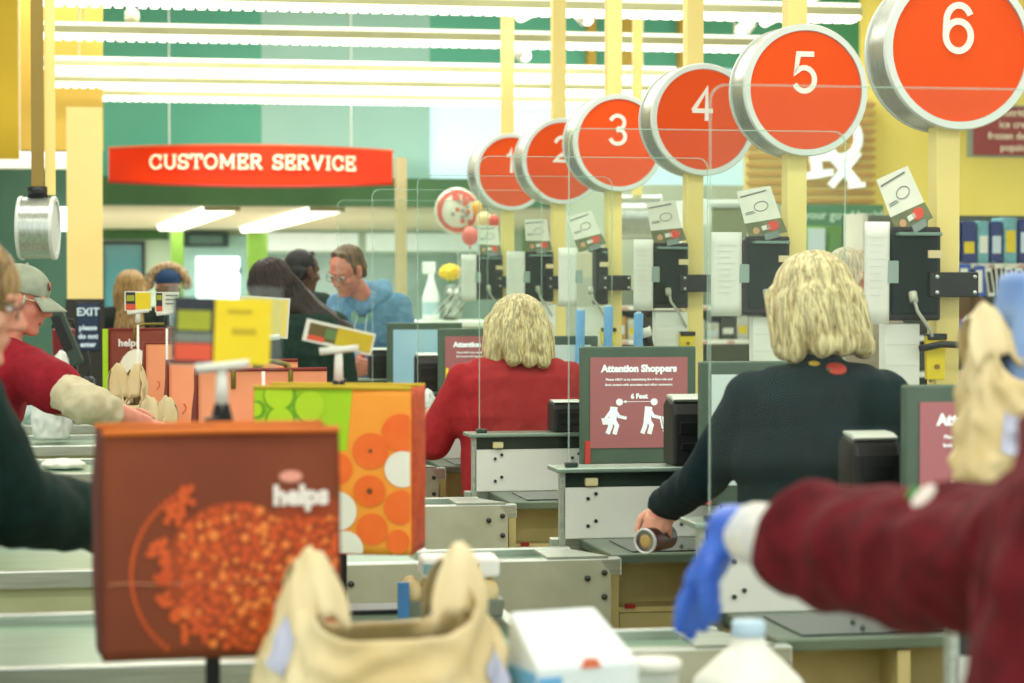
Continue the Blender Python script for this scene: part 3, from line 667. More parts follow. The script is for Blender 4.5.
def person(label, head, face, neck, lean, look=(0, 0, 0), hs=1.0, s=1.0, sw=.185, bulk=1.0, arms=(), skin=None, voxel=.008,
           top=None, sleeve=(1.0, 1.0), trousers=None, hair=None, hairm=None, collar=0, trap=False, top_e=.016, fold=.006, shoulder=None, group=None, name='person', cuff_in=None):
    """head, neck: world points; face: heading, 0 = away along the row, 90 = right; look: extra yaw, pitch down, roll of the head"""
    skin = skin or SKIN
    a = R_(face); F = Vector((math.sin(a), math.cos(a), 0)); Rr = Vector((math.cos(a), -math.sin(a), 0)); Z = Vector((0, 0, 1))
    N = Vector(neck); H = Vector(head)
    P = Vector((N.x, N.y, 0))-F*lean[0]-Rr*lean[1]; P.z = N.z-math.sqrt(max(.05, (.53*s)**2-lean[0]**2-lean[1]**2))
    root = thing(name, label, 'person', (P.x, P.y, 0), 0, group)
    off = Vector((P.x, P.y, 0)); T = Matrix.Translation(-off)
    N = N-off; H = H-off; P = P-off
    MH = Matrix.Translation(H) @ Matrix.Rotation(-(a+R_(look[0])), 4, 'Z') @ Matrix.Rotation(-R_(look[1]), 4, 'X') @ Matrix.Rotation(R_(look[2]), 4, 'Y') @ Matrix.Diagonal((hs, hs, hs, 1))
    ax = (N-P).normalized()
    S = {-1: N-Rr*sw*s-ax*.05*s, 1: N+Rr*sw*s-ax*.05*s}
    if shoulder:
        for k, v in shoulder.items(): S[k] = Vector(v)-off
    A = {}
    for sd in (-1, 1):
        sp = [x for x in arms if x['side'] == sd]
        if sp: E = Vector(sp[0]['elbow'])-off; Wr = Vector(sp[0]['wrist'])-off; hd = sp[0]
        else:
            E = S[sd]+Vector((0, 0, -.29*s))+Rr*sd*.05*s-F*.03; Wr = E+Vector((0, 0, -.16*s))+F*.2*s-Rr*sd*.03; hd = {}
        A[sd] = (S[sd], E, Wr, hd)
    b = s*bulk
    def torso(mb, e, low=-.02):
        mb.cap(P-Rr*.075*b+ax*low, .115*b+e, P+Rr*.075*b+ax*low, .115*b+e)
        m1 = lerp(P, N, .34)-F*.0; mb.cap(m1-Rr*.055*b, .115*b+e, m1+Rr*.055*b, .115*b+e)
        m2 = lerp(P, N, .64)+F*.005; mb.cap(m2-Rr*.085*b, .118*b+e, m2+Rr*.085*b, .118*b+e)
        m3 = lerp(P, N, .82); mb.cap(m3-Rr*.1*b, .1*b+e, m3+Rr*.1*b, .1*b+e)
        for q in ((P+ax*low, m1, .115), (m1, m2, .118), (m2, m3, .1)): 
            for w_ in (-.06, .06): mb.cap(q[0]+Rr*w_*b, .112*b+e, q[1]+Rr*w_*b, q[2]*b+e)
        for sd in (-1, 1):
            mb.cap(lerp(N, S[sd], .1)-ax*.035, .062*s+e, S[sd], .06*s+e); mb.cap(m3+Rr*sd*.09*b, .095*b+e, S[sd], .062*s+e)
    def leg(mb, sd, e, top_=1):
        hip = P+Rr*sd*.09*b-Z*.04; kn = Vector((hip.x, hip.y, hip.z*.53))+F*.02; an = Vector((hip.x, hip.y, .085))
        mb.cap(hip, .092*b+e, kn, .06*s+e).cap(kn, .058*s+e, an, .042*s+e); return an
    mb = MB(); torso(mb, -.004)
    for sd in (-1, 1):
        an = leg(mb, sd, -.006); mb.cap(an, .04, an+F*.13-Z*.05, .032)
        s0, e0, w0, hd = A[sd]
        mb.cap(s0, .056*s, lerp(s0, e0, .45), .052*s).cap(lerp(s0, e0, .45), .052*s, e0, .042*s).cap(e0, .043*s, lerp(e0, w0, .35), .044*s).cap(lerp(e0, w0, .35), .044*s, w0, .029*s)
        dv = hd.get('d'); dv = Vector(dv) if dv is not None else (w0-e0)
        nv = Vector(hd.get('n', (-Rr*sd+Vector((0, 0, -.2)))))
        hand(mb, w0, dv, nv, hd.get('thumb', 1 if sd > 0 else -1), hd.get('curl', (16, 20, 14)), s*hd.get('hs', 1), per=hd.get('per'), spread=hd.get('spread', 1))
    mb.cap(N-ax*.05, .062*s, MH @ Vector((0, -.02, -.06)), .052*hs)
    head_mesh(mb, MH)
    root['_'] = 0; del root['_']
    organic('body', mb, voxel, skin, root, 2)
    for sd in (-1, 1):
        m = MB(); m.sph((sd*.031, .0745, .006), (.0125, .0095, .0072), 14, 8, MH); ey = m.build('eye', EYEW, root, True)
        m = MB(); m.sph((sd*.031, .0825, .005), (.006, .004, .006), 12, 8, MH); m.build('iris', EYED, ey, True)
    # garments
    m = MB(); torso(m, top_e, -.1)
    m.cap(N-ax*.035, .072*s+top_e*.3, N-ax*.06, .08*s)
    if collar or trap:
        for sd in (-1, 1): m.cap(N-ax*.01+F*-.02, .072*s, lerp(N, S[sd], .62)-ax*.01-F*.02, .07*s+top_e)
    if collar: m.cap(N-ax*.05, .074*s, N+ax*collar+F*.005, .066*s)
    for sd in (-1, 1):
        s0, e0, w0, hd = A[sd]; f = sleeve[0] if sd < 0 else sleeve[1]; e = top_e
        if f <= .5: m.cap(s0, .058*s+e, lerp(s0, e0, f*2), .056*s+e*1.3)
        else: m.cap(s0, .058*s+e, lerp(s0, e0, .5), .054*s+e).cap(lerp(s0, e0, .5), .054*s+e, e0, .047*s+e).cap(e0, .047*s+e, lerp(e0, w0, (f-.5)*2-.02), .036*s+e)
    g = organic('top', m, .0095 if voxel < .01 else .014, top, root, 3, .5, folds(fold, 7, (1, 1, 1), steady(label) % 17))
    m = MB()
    for sd in (-1, 1): leg(m, sd, .012)
    m.cap(P-Rr*.07*b, .118*b, P+Rr*.07*b, .118*b)
    organic('trousers', m, .016, trousers or cloth('dark_trousers', (30, 32, 36)), root, 2, .5, folds(.006, 6))
    for sd in (-1, 1):
        hip = P+Rr*sd*.09*b; m = MB(); q = Vector((hip.x, hip.y, .05))
        m.cap(q-F*.03, .05, q+F*.06, .048).cap(q+F*.06, .045, q+F*.16-Z*.012, .036)
        sh = organic('shoe', m, .012, BLACK, root, 2)
        for v in sh.data.vertices: v.co.z = max(v.co.z, .002)
    if hair: hair(root, MH, hairm)
    return dict(root=root, MH=MH, N=N, S=S, A=A, P=P, F=F, R=Rr, off=off, top=g, ax=ax, s=s)
def strands(MH, amp=.005, fq=9):
    I = MH.inverted()
    def f(p, n):
        q = I @ p; an = math.atan2(q.x, q.y+.02)
        return amp*(noise.noise(Vector((an*fq, q.z*2.2, 3.3)))+.6*noise.noise(Vector((an*fq*2.6, q.z*3, 7.7))))*(1.0 if q.z < .1 else .5)
    return f
def locks(root, hair, MH, m, phi1, n, seed, r0=.0042, face=52):
    """combed strands lying on the hair, from the crown to the tips"""
    rnd = random.Random(seed); R3 = MH.to_3x3().normalized(); sc = MH.to_scale()[0]; c = MH @ Vector((0, -.03, .0))
    mb = MB(); idx = []
    shades = [m, hair_mat(m.name+'_light', tuple(min(255, int(v*1.05)) for v in m['tone']), tuple(int(v*.9) for v in m['tone'])), hair_mat(m.name+'_deep', tuple(int(v*.84) for v in m['tone']), tuple(int(v*.7) for v in m['tone']))]
    for k in range(n):
        th = R_(-180+360*(k+rnd.random())/n); th0 = th; wob = rnd.uniform(-.16, .16); pts = []
        a0, a1 = rnd.uniform(6, 40), phi1*rnd.uniform(.9, 1.0)
        for i in range(15):
            ph = R_(a0+(a1-a0)*i/14); t = th+wob*math.sin(i*.35)
            if abs(math.degrees(math.atan2(math.sin(t), math.cos(t)))) < face*min(1, max(0, (math.degrees(ph)-25)/45)): break
            d = R3 @ Vector((math.sin(ph)*math.sin(t), math.sin(ph)*math.cos(t), math.cos(ph)))
            ok, loc, nor, fi = hair.ray_cast(c+d*.4*sc, -d)
            if not ok or (loc-c).length < .05*sc: break
            if pts and (loc-pts[-1]).length > .06*sc: break
            pts.append(loc+d*rnd.uniform(-.001, .0012))
        if len(pts) < 5: continue
        L = len(pts); f0 = len(mb.f)
        mb.tube(pts, [r0*sc*(.55+.45*math.sin(math.pi*min(1, .25+.75*i/L)))*(1 if i < L-2 else .6) for i in range(L)], 6)
        idx += [rnd.choice((0, 0, 1, 1, 2))]*(len(mb.f)-f0)
    o = mb.build('hair_strands', shades[0], hair, True)
    for s_ in shades[1:]: o.data.materials.append(s_)
    if len(o.data.polygons) == len(idx): o.data.polygons.foreach_set('material_index', idx)
def hair_bob(length=.13, wide=1.0, flip=.02):
    def h(root, MH, m):
        mb = MB(); e = lambda c, r: mb.sph(c, r, 22, 14, MH)
        e((0, -.022, .04), (.095*wide, .112, .095)); e((0, -.045, -.01), (.108*wide, .095, .11))
        e((0, -.052, -length*.55), (.112*wide, .088, length*.6))
        for sd in (-1, 1):
            mb.cap((sd*.082*wide, .012, .03), .034, (sd*.096*wide, .0, -length*.85), .032, MH); mb.cap((sd*.05*wide, -.1, 0), .04, (sd*.055*wide, -.105-flip, -length*1.02), .034, MH)
            mb.cap((sd*.085*wide, -.05, 0), .04, (sd*.1*wide, -.055, -length), .034, MH)
        mb.cap((0, -.11, 0), .04, (0, -.115-flip, -length*1.05), .033, MH)
        o = organic('hair', mb, .0065, m, root, 3, .5, strands(MH, .003, 9)); locks(root, o, MH, m, 92+42*min(1, length/.13), 330, int(length*1000))
    return h
def hair_long(length=.36, to=(0, -.14, -.3), wide=1.0):
    def h(root, MH, m):
        mb = MB(); e = lambda c, r: mb.sph(c, r, 22, 14, MH)
        e((0, -.022, .04), (.093, .112, .093)); e((0, -.045, -.02), (.1*wide, .095, .11))
        for sd in (-1, 0, 1):
            t = Vector(to)+Vector((sd*.06, 0, 0)); mb.cap((sd*.06*wide, -.07, -.03), .06, tuple(t*.55), .062*wide, MH).cap(tuple(t*.55), .062*wide, tuple(t), .045, MH)
        for sd in (-1, 1): mb.cap((sd*.08, .012, .03), .034, (sd*.088, -.01, -.14), .034, MH)
        o = organic('hair', mb, .009, m, root, 2, .5, strands(MH, .006, 7)); locks(root, o, MH, m, 118, 130, 5)
    return h
def hair_short(front=.0, back=1.0):
    def h(root, MH, m):
        mb = MB(); e = lambda c, r: mb.sph(c, r, 22, 14, MH)
        e((0, -.03, .046), (.081, .092, .08)); e((0, -.05, .0), (.08, .066, .07)); mb.cap((-.03, .022+front, .108), .018, (.03, .022+front, .108), .018, MH)
        for sd in (-1, 1): mb.cap((sd*.072, .012, .045), .014, (sd*.074, .016, .002), .008, MH); mb.cap((sd*.07, -.05, 0), .02, (sd*.055, -.062, -.05), .02, MH)
        organic('hair', mb, .006, m, root, 2, .5, strands(MH, .006, 10))
    return h
def hair_fringe(root, MH, m):
    mb = MB(); e = lambda c, r: mb.sph(c, r, 20, 12, MH)
    e((0, -.052, -.012), (.076, .062, .05))
    for sd in (-1, 1): mb.cap((sd*.071, .008, .015), .012, (sd*.072, .012, -.012), .008, MH); mb.cap((sd*.068, -.045, -.01), .02, (sd*.055, -.062, -.05), .02, MH)
    organic('hair', mb, .006, m, root, 2, .5, strands(MH, .005, 10))
def glasses(root, MH, m, r=.021):
    g = MB()
    for sd in (-1, 1):
        ring = [MH @ Vector((sd*.032+r*1.15*math.cos(R_(k*20)), .0975-.004*abs(math.cos(R_(k*20))), .004+r*.85*math.sin(R_(k*20)))) for k in range(18)]
        g.tube(ring, .0016, 6, True)
        g.tube([MH @ Vector(p) for p in ((sd*.056, .092, .008), (sd*.075, .06, .012), (sd*.08, .0, .012), (sd*.079, -.02, .0))], .0018, 6)
    g.tube([MH @ Vector(p) for p in ((-.009, .1, .008), (0, .104, .011), (.009, .1, .008))], .0016, 6)
    o = g.build('glasses', m, root, True)
    l = MB()
    for sd in (-1, 1): l.lathe([(r*.98, -.0006), (r*.98, .0006)], 18, MH @ Matrix.Translation((sd*.032, .0965, .004)) @ Matrix.Rotation(math.pi/2, 4, 'X') @ Matrix.Diagonal((1.12, .85, 1, 1)))
    l.build('lens', pane_mat('lens_glass', (.95, .98, .97, 1), .97, (.9, .95, .95, 1)) if 'lens_glass' not in MATS else MATS['lens_glass'], o)
def stick(o, px, py, lift=.003):
    """point and normal where the surface of a finished part faces the camera"""
    wl = Vector((0, 0, 0)); q = o
    while q is not None: wl = wl+q.location; q = q.parent
    d = (W(px, py, 1)-CAM).normalized()
    ok, loc, nor, i = o.ray_cast(CAM-wl, d)
    return (loc+nor*lift, nor) if ok else (None, None)
def patch(m, c, nor, w_, h_, up=Vector((0, 0, 1)), th=.0025, n=18):
    z = nor.normalized(); x = up.cross(z).normalized(); y = z.cross(x)
    M = Matrix(((x.x, y.x, z.x, c.x), (x.y, y.y, z.y, c.y), (x.z, y.z, z.z, c.z), (0, 0, 0, 1)))
    m.lathe([(1, -1), (1, 0), (.8, 1)], n, M @ Matrix.Diagonal((w_, h_, th, 1))); return m

# --- cashier in dark teal, from behind
H = W(811, 306, 6.25); N = W(818, 380, 6.2)
NAVY = cloth('dark_teal_jersey', (2, 36, 42), (1, 26, 31)); REDSH = cloth('red_cotton', (176, 46, 50), (164, 38, 44))
can_c = W(646, 541, 6.5); can_d = Vector((-.72, -.68, -.03)).normalized(); can_m = can_c-can_d*.06; hw = can_m+Vector((.035, .06, .085)); hd_ = (can_m+Vector((-.02, -.05, .028)))-hw
pn = person('person with a blond bob in a dark teal jacket, back turned, holding a can', H, -4, N, (.04, .02), look=(-6, 14, -3), s=1.02, sw=.182, bulk=1.13, hs=1.06, collar=.05,
    arms=[dict(side=-1, elbow=W(706, 476, 6.25), wrist=hw, d=hd_, n=(can_m-hw), curl=(34, 52, 40)),
          dict(side=1, elbow=W(918, 478, 6.2), wrist=W(905, 520, 6.5))],
    top=NAVY, hair=hair_bob(.125, 1.0), hairm=BLOND, fold=.007)
lg = MB()
emb = thing
c, nr = stick(pn['top'], 836, 369)
if c is not None:
    e1 = patch(MB(), c, nr, .03, .02).build('emblem', mat('emblem_red', (222, 70, 50), .7), pn['top'], True)
    c, nr = stick(pn['top'], 814, 364)
    if c is not None: patch(MB(), c, nr, .016, .009).build('emblem_leaf', mat('emblem_yellow', (232, 190, 60), .7), pn['top'], True)
    c, nr = stick(pn['top'], 828, 371, .005)
    if c is not None: patch(MB(), c, nr, .005, .006).build('emblem_mark', mat('emblem_green', (60, 110, 70), .7), pn['top'], True)
# the can in the left hand
t = thing('soup_can', 'silver topped can held over the counter by the dark teal jacket', 'can', can_c)
Mc = can_d.to_track_quat('Z', 'Y').to_matrix().to_4x4()
MB().lathe([(.033, -.115), (.035, -.11), (.035, .0), (.033, .004)], 28, Mc).build('body', mat('can_label', (90, 40, 34), .35, 0, (40, 50, 50), 30), t, True)
MB().lathe([(.031, .0), (.036, .0), (.0365, .004), (.036, .008), (.031, .008), (.03, .003)], 28, Mc, False).build('rim', mat('can_steel', (226, 230, 228), .3, .3), t, True)
MB().lathe([(.031, .001), (.031, .004)], 28, Mc).build('lid', mat('can_lid', (206, 204, 184), .3, .3), t)
MB().lathe([(.018, .004), (.012, .0055)], 20, Mc).build('lid_ridge', mat('can_gold', (196, 164, 96), .4, .3), t)

# --- cashier in red, from behind
H = W(516, 331, 9.6); N = W(516, 368, 9.55)
pr_ = person('person with a wavy blond bob in a red shirt, back turned at the tills', H, -6, N, (.05, .0), look=(-4, 12, 5), s=1.0, sw=.225, bulk=1.3, hs=1.1,
    arms=[dict(side=-1, elbow=W(430, 449, 9.55), wrist=W(421, 428, 9.75)), dict(side=1, elbow=W(588, 440, 9.55), wrist=W(590, 440, 9.85))],
    top=REDSH, sleeve=(.46, .46), hair=hair_bob(.132, 1.08, .03), hairm=BLOND2, skin=SKIN, trap=True, fold=.008)

# --- man in the blue hoodie
H = W(346, 271, 14.15); N = W(369, 299, 14.3)
HOOD = cloth('blue_fleece', (112, 154, 184), (90, 134, 168))
ph = person('person in a blue hoodie and glasses looking down at the service desk', H, 205, N, (.1, -.06), look=(22, 30, -6), hs=1.22, s=1.1, sw=.165, bulk=1.0, voxel=.008,
    arms=[dict(side=1, elbow=W(326, 352, 14.2), wrist=W(352, 362, 14.0)), dict(side=-1, elbow=W(408, 356, 14.2), wrist=W(372, 366, 14.0))],
    top=HOOD, hair=hair_short(), hairm=BROWN, skin=SKINP, top_e=.028, fold=.012)
glasses(ph['root'], ph['MH'], mat('wire_frame', (84, 70, 54), .5, .0))
m = MB(); N_, R2, F2 = ph['N'], ph['R'], ph['F']
m.chain([N_+F2*.12+Vector((0, 0, -.07)), N_+R2*.12+F2*.03+Vector((0, 0, .015)), N_-F2*.1+Vector((0, 0, .045)), N_-R2*.12+F2*.03+Vector((0, 0, .015)), N_+F2*.12+Vector((0, 0, -.07))], [.038, .05, .07, .05, .038])
m.cap(N_-F2*.12, .085, N_-F2*.13+Vector((0, 0, -.12)), .06)
for sd in (-1, 1): m.cap(N_-F2*.1+R2*sd*.06+Vector((0, 0, .07)), .055, N_+R2*sd*.11+F2*.03+Vector((0, 0, .02)), .052)
organic('hood', m, .013, HOOD, ph['root'], 3, .5, folds(.012, 9))
c, nr = stick(ph['top'], 362, 319)
if c is not None: patch(MB(), c, nr, .075, .07).build('chest_print', cloth('print_green', (140, 182, 160)), ph['top'], True)
m = MB()
for sd in (-1, 1): m.tube([N_+F2*(.13)+R2*sd*.03+Vector((0, 0, -.09)), N_+F2*.18+R2*sd*.035+Vector((0, 0, -.17)), N_+F2*.185+R2*sd*.035+Vector((0, 0, -.27))], .005, 6)
m.build('drawstring', cloth('cord_pale', (180, 200, 210)), ph['root'], True)

# --- woman with long dark hair in a dark green jacket
H = W(270, 286, 12.6); N = W(296, 318, 12.6)
person('person with long dark hair in a dark green jacket beside the blue hoodie', H, -12, N, (.02, .08), look=(-14, 12, -16), hs=1.15, s=1.05, sw=.21, bulk=1.2, voxel=.01,
    top=cloth('dark_green_wool', (34, 58, 48), (26, 46, 38)), hair=hair_long(.4, (.17, -.14, -.32), 1.05), hairm=DARKH, top_e=.03)
# --- person with short black hair behind them
H = W(304, 272, 15.75); N = W(306, 298, 15.75)
person('person with short black hair standing behind the woman with long dark hair', H, 62, N, (.02, 0), look=(0, 8, 0), hs=1.22, s=1.05, skin=SKIND, voxel=.01,
    top=cloth('charcoal_coat', (40, 60, 52)), hair=hair_short(), hairm=BLACKH, top_e=.03)
# --- bagger in the grey cap
H = W(22, 301, 7.55); N = W(6, 350, 7.55)
BEIGE = cloth('beige_knit', (206, 196, 164), (194, 184, 150)); CAPM = cloth('grey_cap_cotton', (160, 168, 148), (146, 154, 134))
pc = person('person in a grey cap and red shirt leaning over to pack a tan bag', H, 92, N, (.26, 0), look=(0, 14, 0), hs=.9, s=1.0, sw=.19, bulk=1.1, skin=SKINP, voxel=.007,
    shoulder={1: W(28, 372, 7.4)},
    arms=[dict(side=1, elbow=W(84, 403, 7.2), wrist=W(146, 424, 7.45), d=(1, .25, -.25), n=(.1, .2, -1), curl=(20, 24, 18)), dict(side=-1, elbow=W(60, 400, 7.75), wrist=W(120, 420, 7.8))],
    top=cloth('dark_red_cotton', (146, 24, 38), (132, 18, 32)), sleeve=(.25, .25), hair=hair_fringe, hairm=GREYH, top_e=.024, fold=.008)
m = MB(); S0, E0, W0, _ = pc['A'][1]
m.cap(lerp(S0, E0, .3), .06, lerp(S0, E0, .8), .063).cap(lerp(S0, E0, .8), .064, E0, .066).cap(E0, .066, lerp(E0, W0, .36), .056)
organic('long_sleeve', m, .009, BEIGE, pc['root'], 2, .5, folds(.012, 16, (1, 1, 1), 4))
m = MB(); S0, E0, W0, _ = pc['A'][-1]
m.cap(lerp(S0, E0, .4), .058, E0, .055).cap(E0, .055, lerp(E0, W0, .3), .046)
organic('long_sleeve', m, .011, BEIGE, pc['root'], 2, .5, folds(.012, 16, (1, 1, 1), 5))
def ball_cap(p, m_, brim=True):
    MH = p['MH']; mb = MB()
    mb.sph((0, -.014, .05), (.089, .107, .084), 26, 16, MH)
    o = organic('cap', mb, .006, m_, p['root'], 2)
    I = MH.inverted()
    for v in o.data.vertices:
        q = I @ v.co
        if q.z < .03: q.z = .03; v.co = MH @ q
    if brim:
        def fn(u, v):
            x = (u-.5)*2; w_ = .078*x; y = .07+(.095*(1-.55*x*x))*v-.028*abs(x)**2
            return MH @ Vector((w_, y, .04-.02*x*x-.028*v-.012*v*v))
        MB().grid(fn, 17, 9).build('brim', m_, o, True, solid=.004)
    mb = MB(); mb.sph((0, -.014, .132), .008, 10, 6, MH); mb.build('button', m_, o, True)
    return o
co = ball_cap(pc, CAPM)
m = MB(); m.lathe([(.021, 0), (.018, .005)], 18, pc['MH'] @ Matrix.Translation((.026, .084, .076)) @ Matrix.Rotation(R_(-68), 4, 'X') @ Matrix.Diagonal((1, .8, 1, 1)))
m.build('badge', cloth('cap_badge', (176, 110, 90)), co, True)
glasses(pc['root'], pc['MH'], mat('pale_frame', (200, 190, 170), .3, .4))
m = MB()
m.cap((-.02, .083, -.064), .006, (.02, .083, -.064), .006, pc['MH']); m.build('lips', LIPS, pc['root'], True)

# --- shopper at the left edge in a dark green jacket
H = W(-31, 303, 4.45); N = W(-70, 390, 4.42)
GREENJ = cloth('bottle_green_fleece', (8, 40, 34), (4, 30, 26))
pl = person('person in a dark green jacket and glasses at the left edge, arm stretched right', H, 84, N, (.08, 0), look=(4, 12, 0), s=1.0, sw=.19, bulk=1.1, skin=SKIN, voxel=.0065,
    shoulder={1: W(-42, 408, 4.3)},
    arms=[dict(side=1, elbow=W(16, 506, 4.4), wrist=W(120, 523, 4.75), d=(1, .2, 0), n=(0, .3, -1)), dict(side=-1, elbow=W(-90, 520, 4.6), wrist=W(-60, 560, 4.7))],
    top=GREENJ, hair=hair_bob(.05, 1.0), hairm=LBROWN, top_e=.03, fold=.014)
glasses(pl['root'], pl['MH'], mat('dark_frame', (60, 50, 44), .3))

# --- the red fleece arm and blue glove at the right
H = W(1205, 236, 2.5); N = W(1182, 395, 2.5)
FLEECE = cloth('burgundy_fleece', (104, 14, 26), (78, 8, 18)); GLOVE = mat('blue_nitrile', (58, 112, 214), .35, 0, (40, 92, 200), 20, bump=.1); SCRUB = cloth('pale_cuff', (226, 222, 206), (206, 210, 214))
GD = RT*-.42+UP*-.8+FW*.35; GN = RT*.75+UP*-.4+FW*-.35
pw = W(731, 530, 3.28); eb = W(905, 558, 2.98)
pf = person('person in a burgundy fleece at the right edge, blue gloved hand reaching left', H, -72, N, (-.1, 0), look=(0, 10, 0), s=1.02, sw=.2, bulk=1.1, voxel=.0065,
    shoulder={1: W(1085, 548, 2.66)},
    arms=[dict(side=1, elbow=eb, wrist=pw, d=GD, n=GN, per=[(6, 10, 8), (10, 14, 10), (14, 16, 12), (18, 20, 14)], spread=.9), dict(side=-1, elbow=W(1210, 640, 2.3), wrist=W(1140, 760, 2.4))],
    top=FLEECE, sleeve=(.78, .78), hair=hair_bob(.05, 1.0), hairm=LBROWN, top_e=.038, fold=.03)
m = MB(); off = pf['off']; w0 = Vector(pw)-off; e0 = Vector(eb)-off
m.cap(lerp(e0, w0, .5), .05, lerp(e0, w0, .86), .044)
organic('inner_cuff', m, .006, SCRUB, pf['root'], 2, .5, folds(.006, 20))
m = MB()
hand(m, w0, GD, GN, 1, (12, 14, 10), 1.02, .005, .9, per=[(6, 10, 8), (10, 14, 10), (14, 16, 12), (18, 20, 14)])
m.cap(lerp(w0, e0, .12), .041, w0, .037)
organic('glove', m, .0055, GLOVE, pf['root'], 2, .5, folds(.003, 30))
c, nr = stick(pf['top'], 924, 497, .002)
if c is not None:
    q = patch(MB(), c, nr, .014, .022).build('sleeve_badge', cloth('badge_white', (226, 214, 206)), pf['top'], True)
    c2, n2 = stick(pf['top'], 914, 495, .004)
    if c2 is not None: patch(MB(), c2, n2, .006, .012).build('badge_leaf', cloth('badge_green', (70, 140, 70)), q, True)

# --- far people
H = W(131, 290, 17.2); N = W(130, 312, 17.2)
person('person with light brown hair in a black coat at the far service desk', H, 8, N, (.02, 0), hs=1.15, voxel=.012, top=cloth('black_wool', (28, 38, 34)), hair=hair_long(.3, (0, -.12, -.24), 1.0), hairm=LBROWN, top_e=.03)
H = W(168, 288, 18.4); N = W(168, 312, 18.4)
pk = person('person in a navy knit cap and tan fur collar at the far desk', H, 0, N, (.02, 0), hs=1.15, voxel=.012, top=cloth('blue_grey_coat', (120, 140, 150)), hair=hair_fringe, hairm=BROWN, top_e=.03)
ball_cap(pk, cloth('navy_knit', (24, 52, 84)), False)
m = MB(); m.chain([(.13*math.cos(R_(k*18)), -.0, .02+.13*math.sin(R_(k*18))) for k in range(11)], [.04]*11, pk['MH']); organic('fur_hood', m, .012, hair_mat('fur_tan', (186, 156, 110), (110, 90, 66)), pk['root'], 1, .5, folds(.014, 30))
H = W(850, 277, 10.9); N = W(850, 322, 10.9)
person('person with short ash blond hair half hidden behind the dark teal cashier', H, 40, N, (.02, 0), look=(10, 8, 0), hs=1.1, voxel=.009, skin=SKIN, top=cloth('stone_coat', (150, 140, 118)), hair=hair_short(.01), hairm=hair_mat('hair_pale_grey', (226, 214, 184), (180, 164, 134)), top_e=.03)
# ================================================================== things on and around the checkouts
# ---------- black displays clamped to the posts, with a paper sheet and a flyer each
CARDW = mat('flyer_white', (232, 230, 212), .6, 0, (222, 222, 206), 12)
def pole_display(l, label):
    t = thing('pole_display', label, 'display', (PX[l], Yn(l)+.63, 1.45), 0, 'black displays clamped to the sign posts')
    xl = -.24 if l != 3 else -.12
    MB().prism([(xl, 0), (-.05, 0), (-.05, .3), (xl+.015, .3), (xl, .285)], -.11, -.02, 'y').build('housing', BLACK, t, bevel=.008)
    MB().prism([(xl+.02, .02), (-.062, .02), (-.062, .27), (xl+.02, .27)], -.122, -.108, 'y').build('back_cover', mat('cover_dark_green', (16, 40, 36), .6, 0, (10, 30, 28), 10, spec=.2), t, bevel=.01)
    MB().box(xl+.035, -.06, -.15, -.11, .27, .282).build('visor', mat('visor_clear_green', (110, 140, 128), .2), t, bevel=.004)
    MB().box(-.1, -.05, -.128, -.12, .2, .225).build('label', mat('label_cream', (232, 212, 160), .6), t)
    b = MB().box(-.1, .066, -.14, -.043, .075, .155).build('bracket', BLACKM, t, bevel=.004)
    MB().box(-.062, .062, .043, .06, .075, .155).build('clamp_plate', BLACKM, t, bevel=.004)
    for x in (-.075, .052):
        for z in (.09, .14): MB().cyl((x, -.145, z), (x, -.135, z), .0065, n=10).build('bolt', STEEL, b, True)
    m = MB(); m.tube([(-.15, -.13, .075), (-.14, -.14, .03), (-.1, -.13, -.02), (-.055, -.08, -.08), (-.05, -.02, -.2)], .006, 8)
    m.build('cable', mat('cable_grey', (190, 190, 170), .5), t, True)
    MB().cyl((-.15, -.135, .06), (-.15, -.12, .09), .014, n=12).build('plug', mat('cable_grey', (190, 190, 170)), t, True)
    return t
def sheet(l, w, h, x, z, label):
    t = thing('paper_notice', label, 'notice', (PX[l]+x, Yn(l)+.505, 1.45+z), 0, 'white paper notices beside the displays')
    MB().grid(lambda u, v: ((u-.5)*w, -.012*math.sin(u*3.1)-.004*v, v*h), 8, 8).build('sheet', PAPER, t, True, solid=.0012)
    MB().box(w/2-.015, w/2+.03, -.006, 0, h*.4, h*.62).build('tape', mat('tape_clear', (150, 170, 160), .3), t)
    ln = MB()
    for k in range(9): ln.box(-w*.36, w*(.3-.1*(k % 3)), -.0172, -.0165, h*(.84-k*.07), h*(.845-k*.07))
    ln.build('print', mat('faint_print', (214, 214, 204), .8), t)
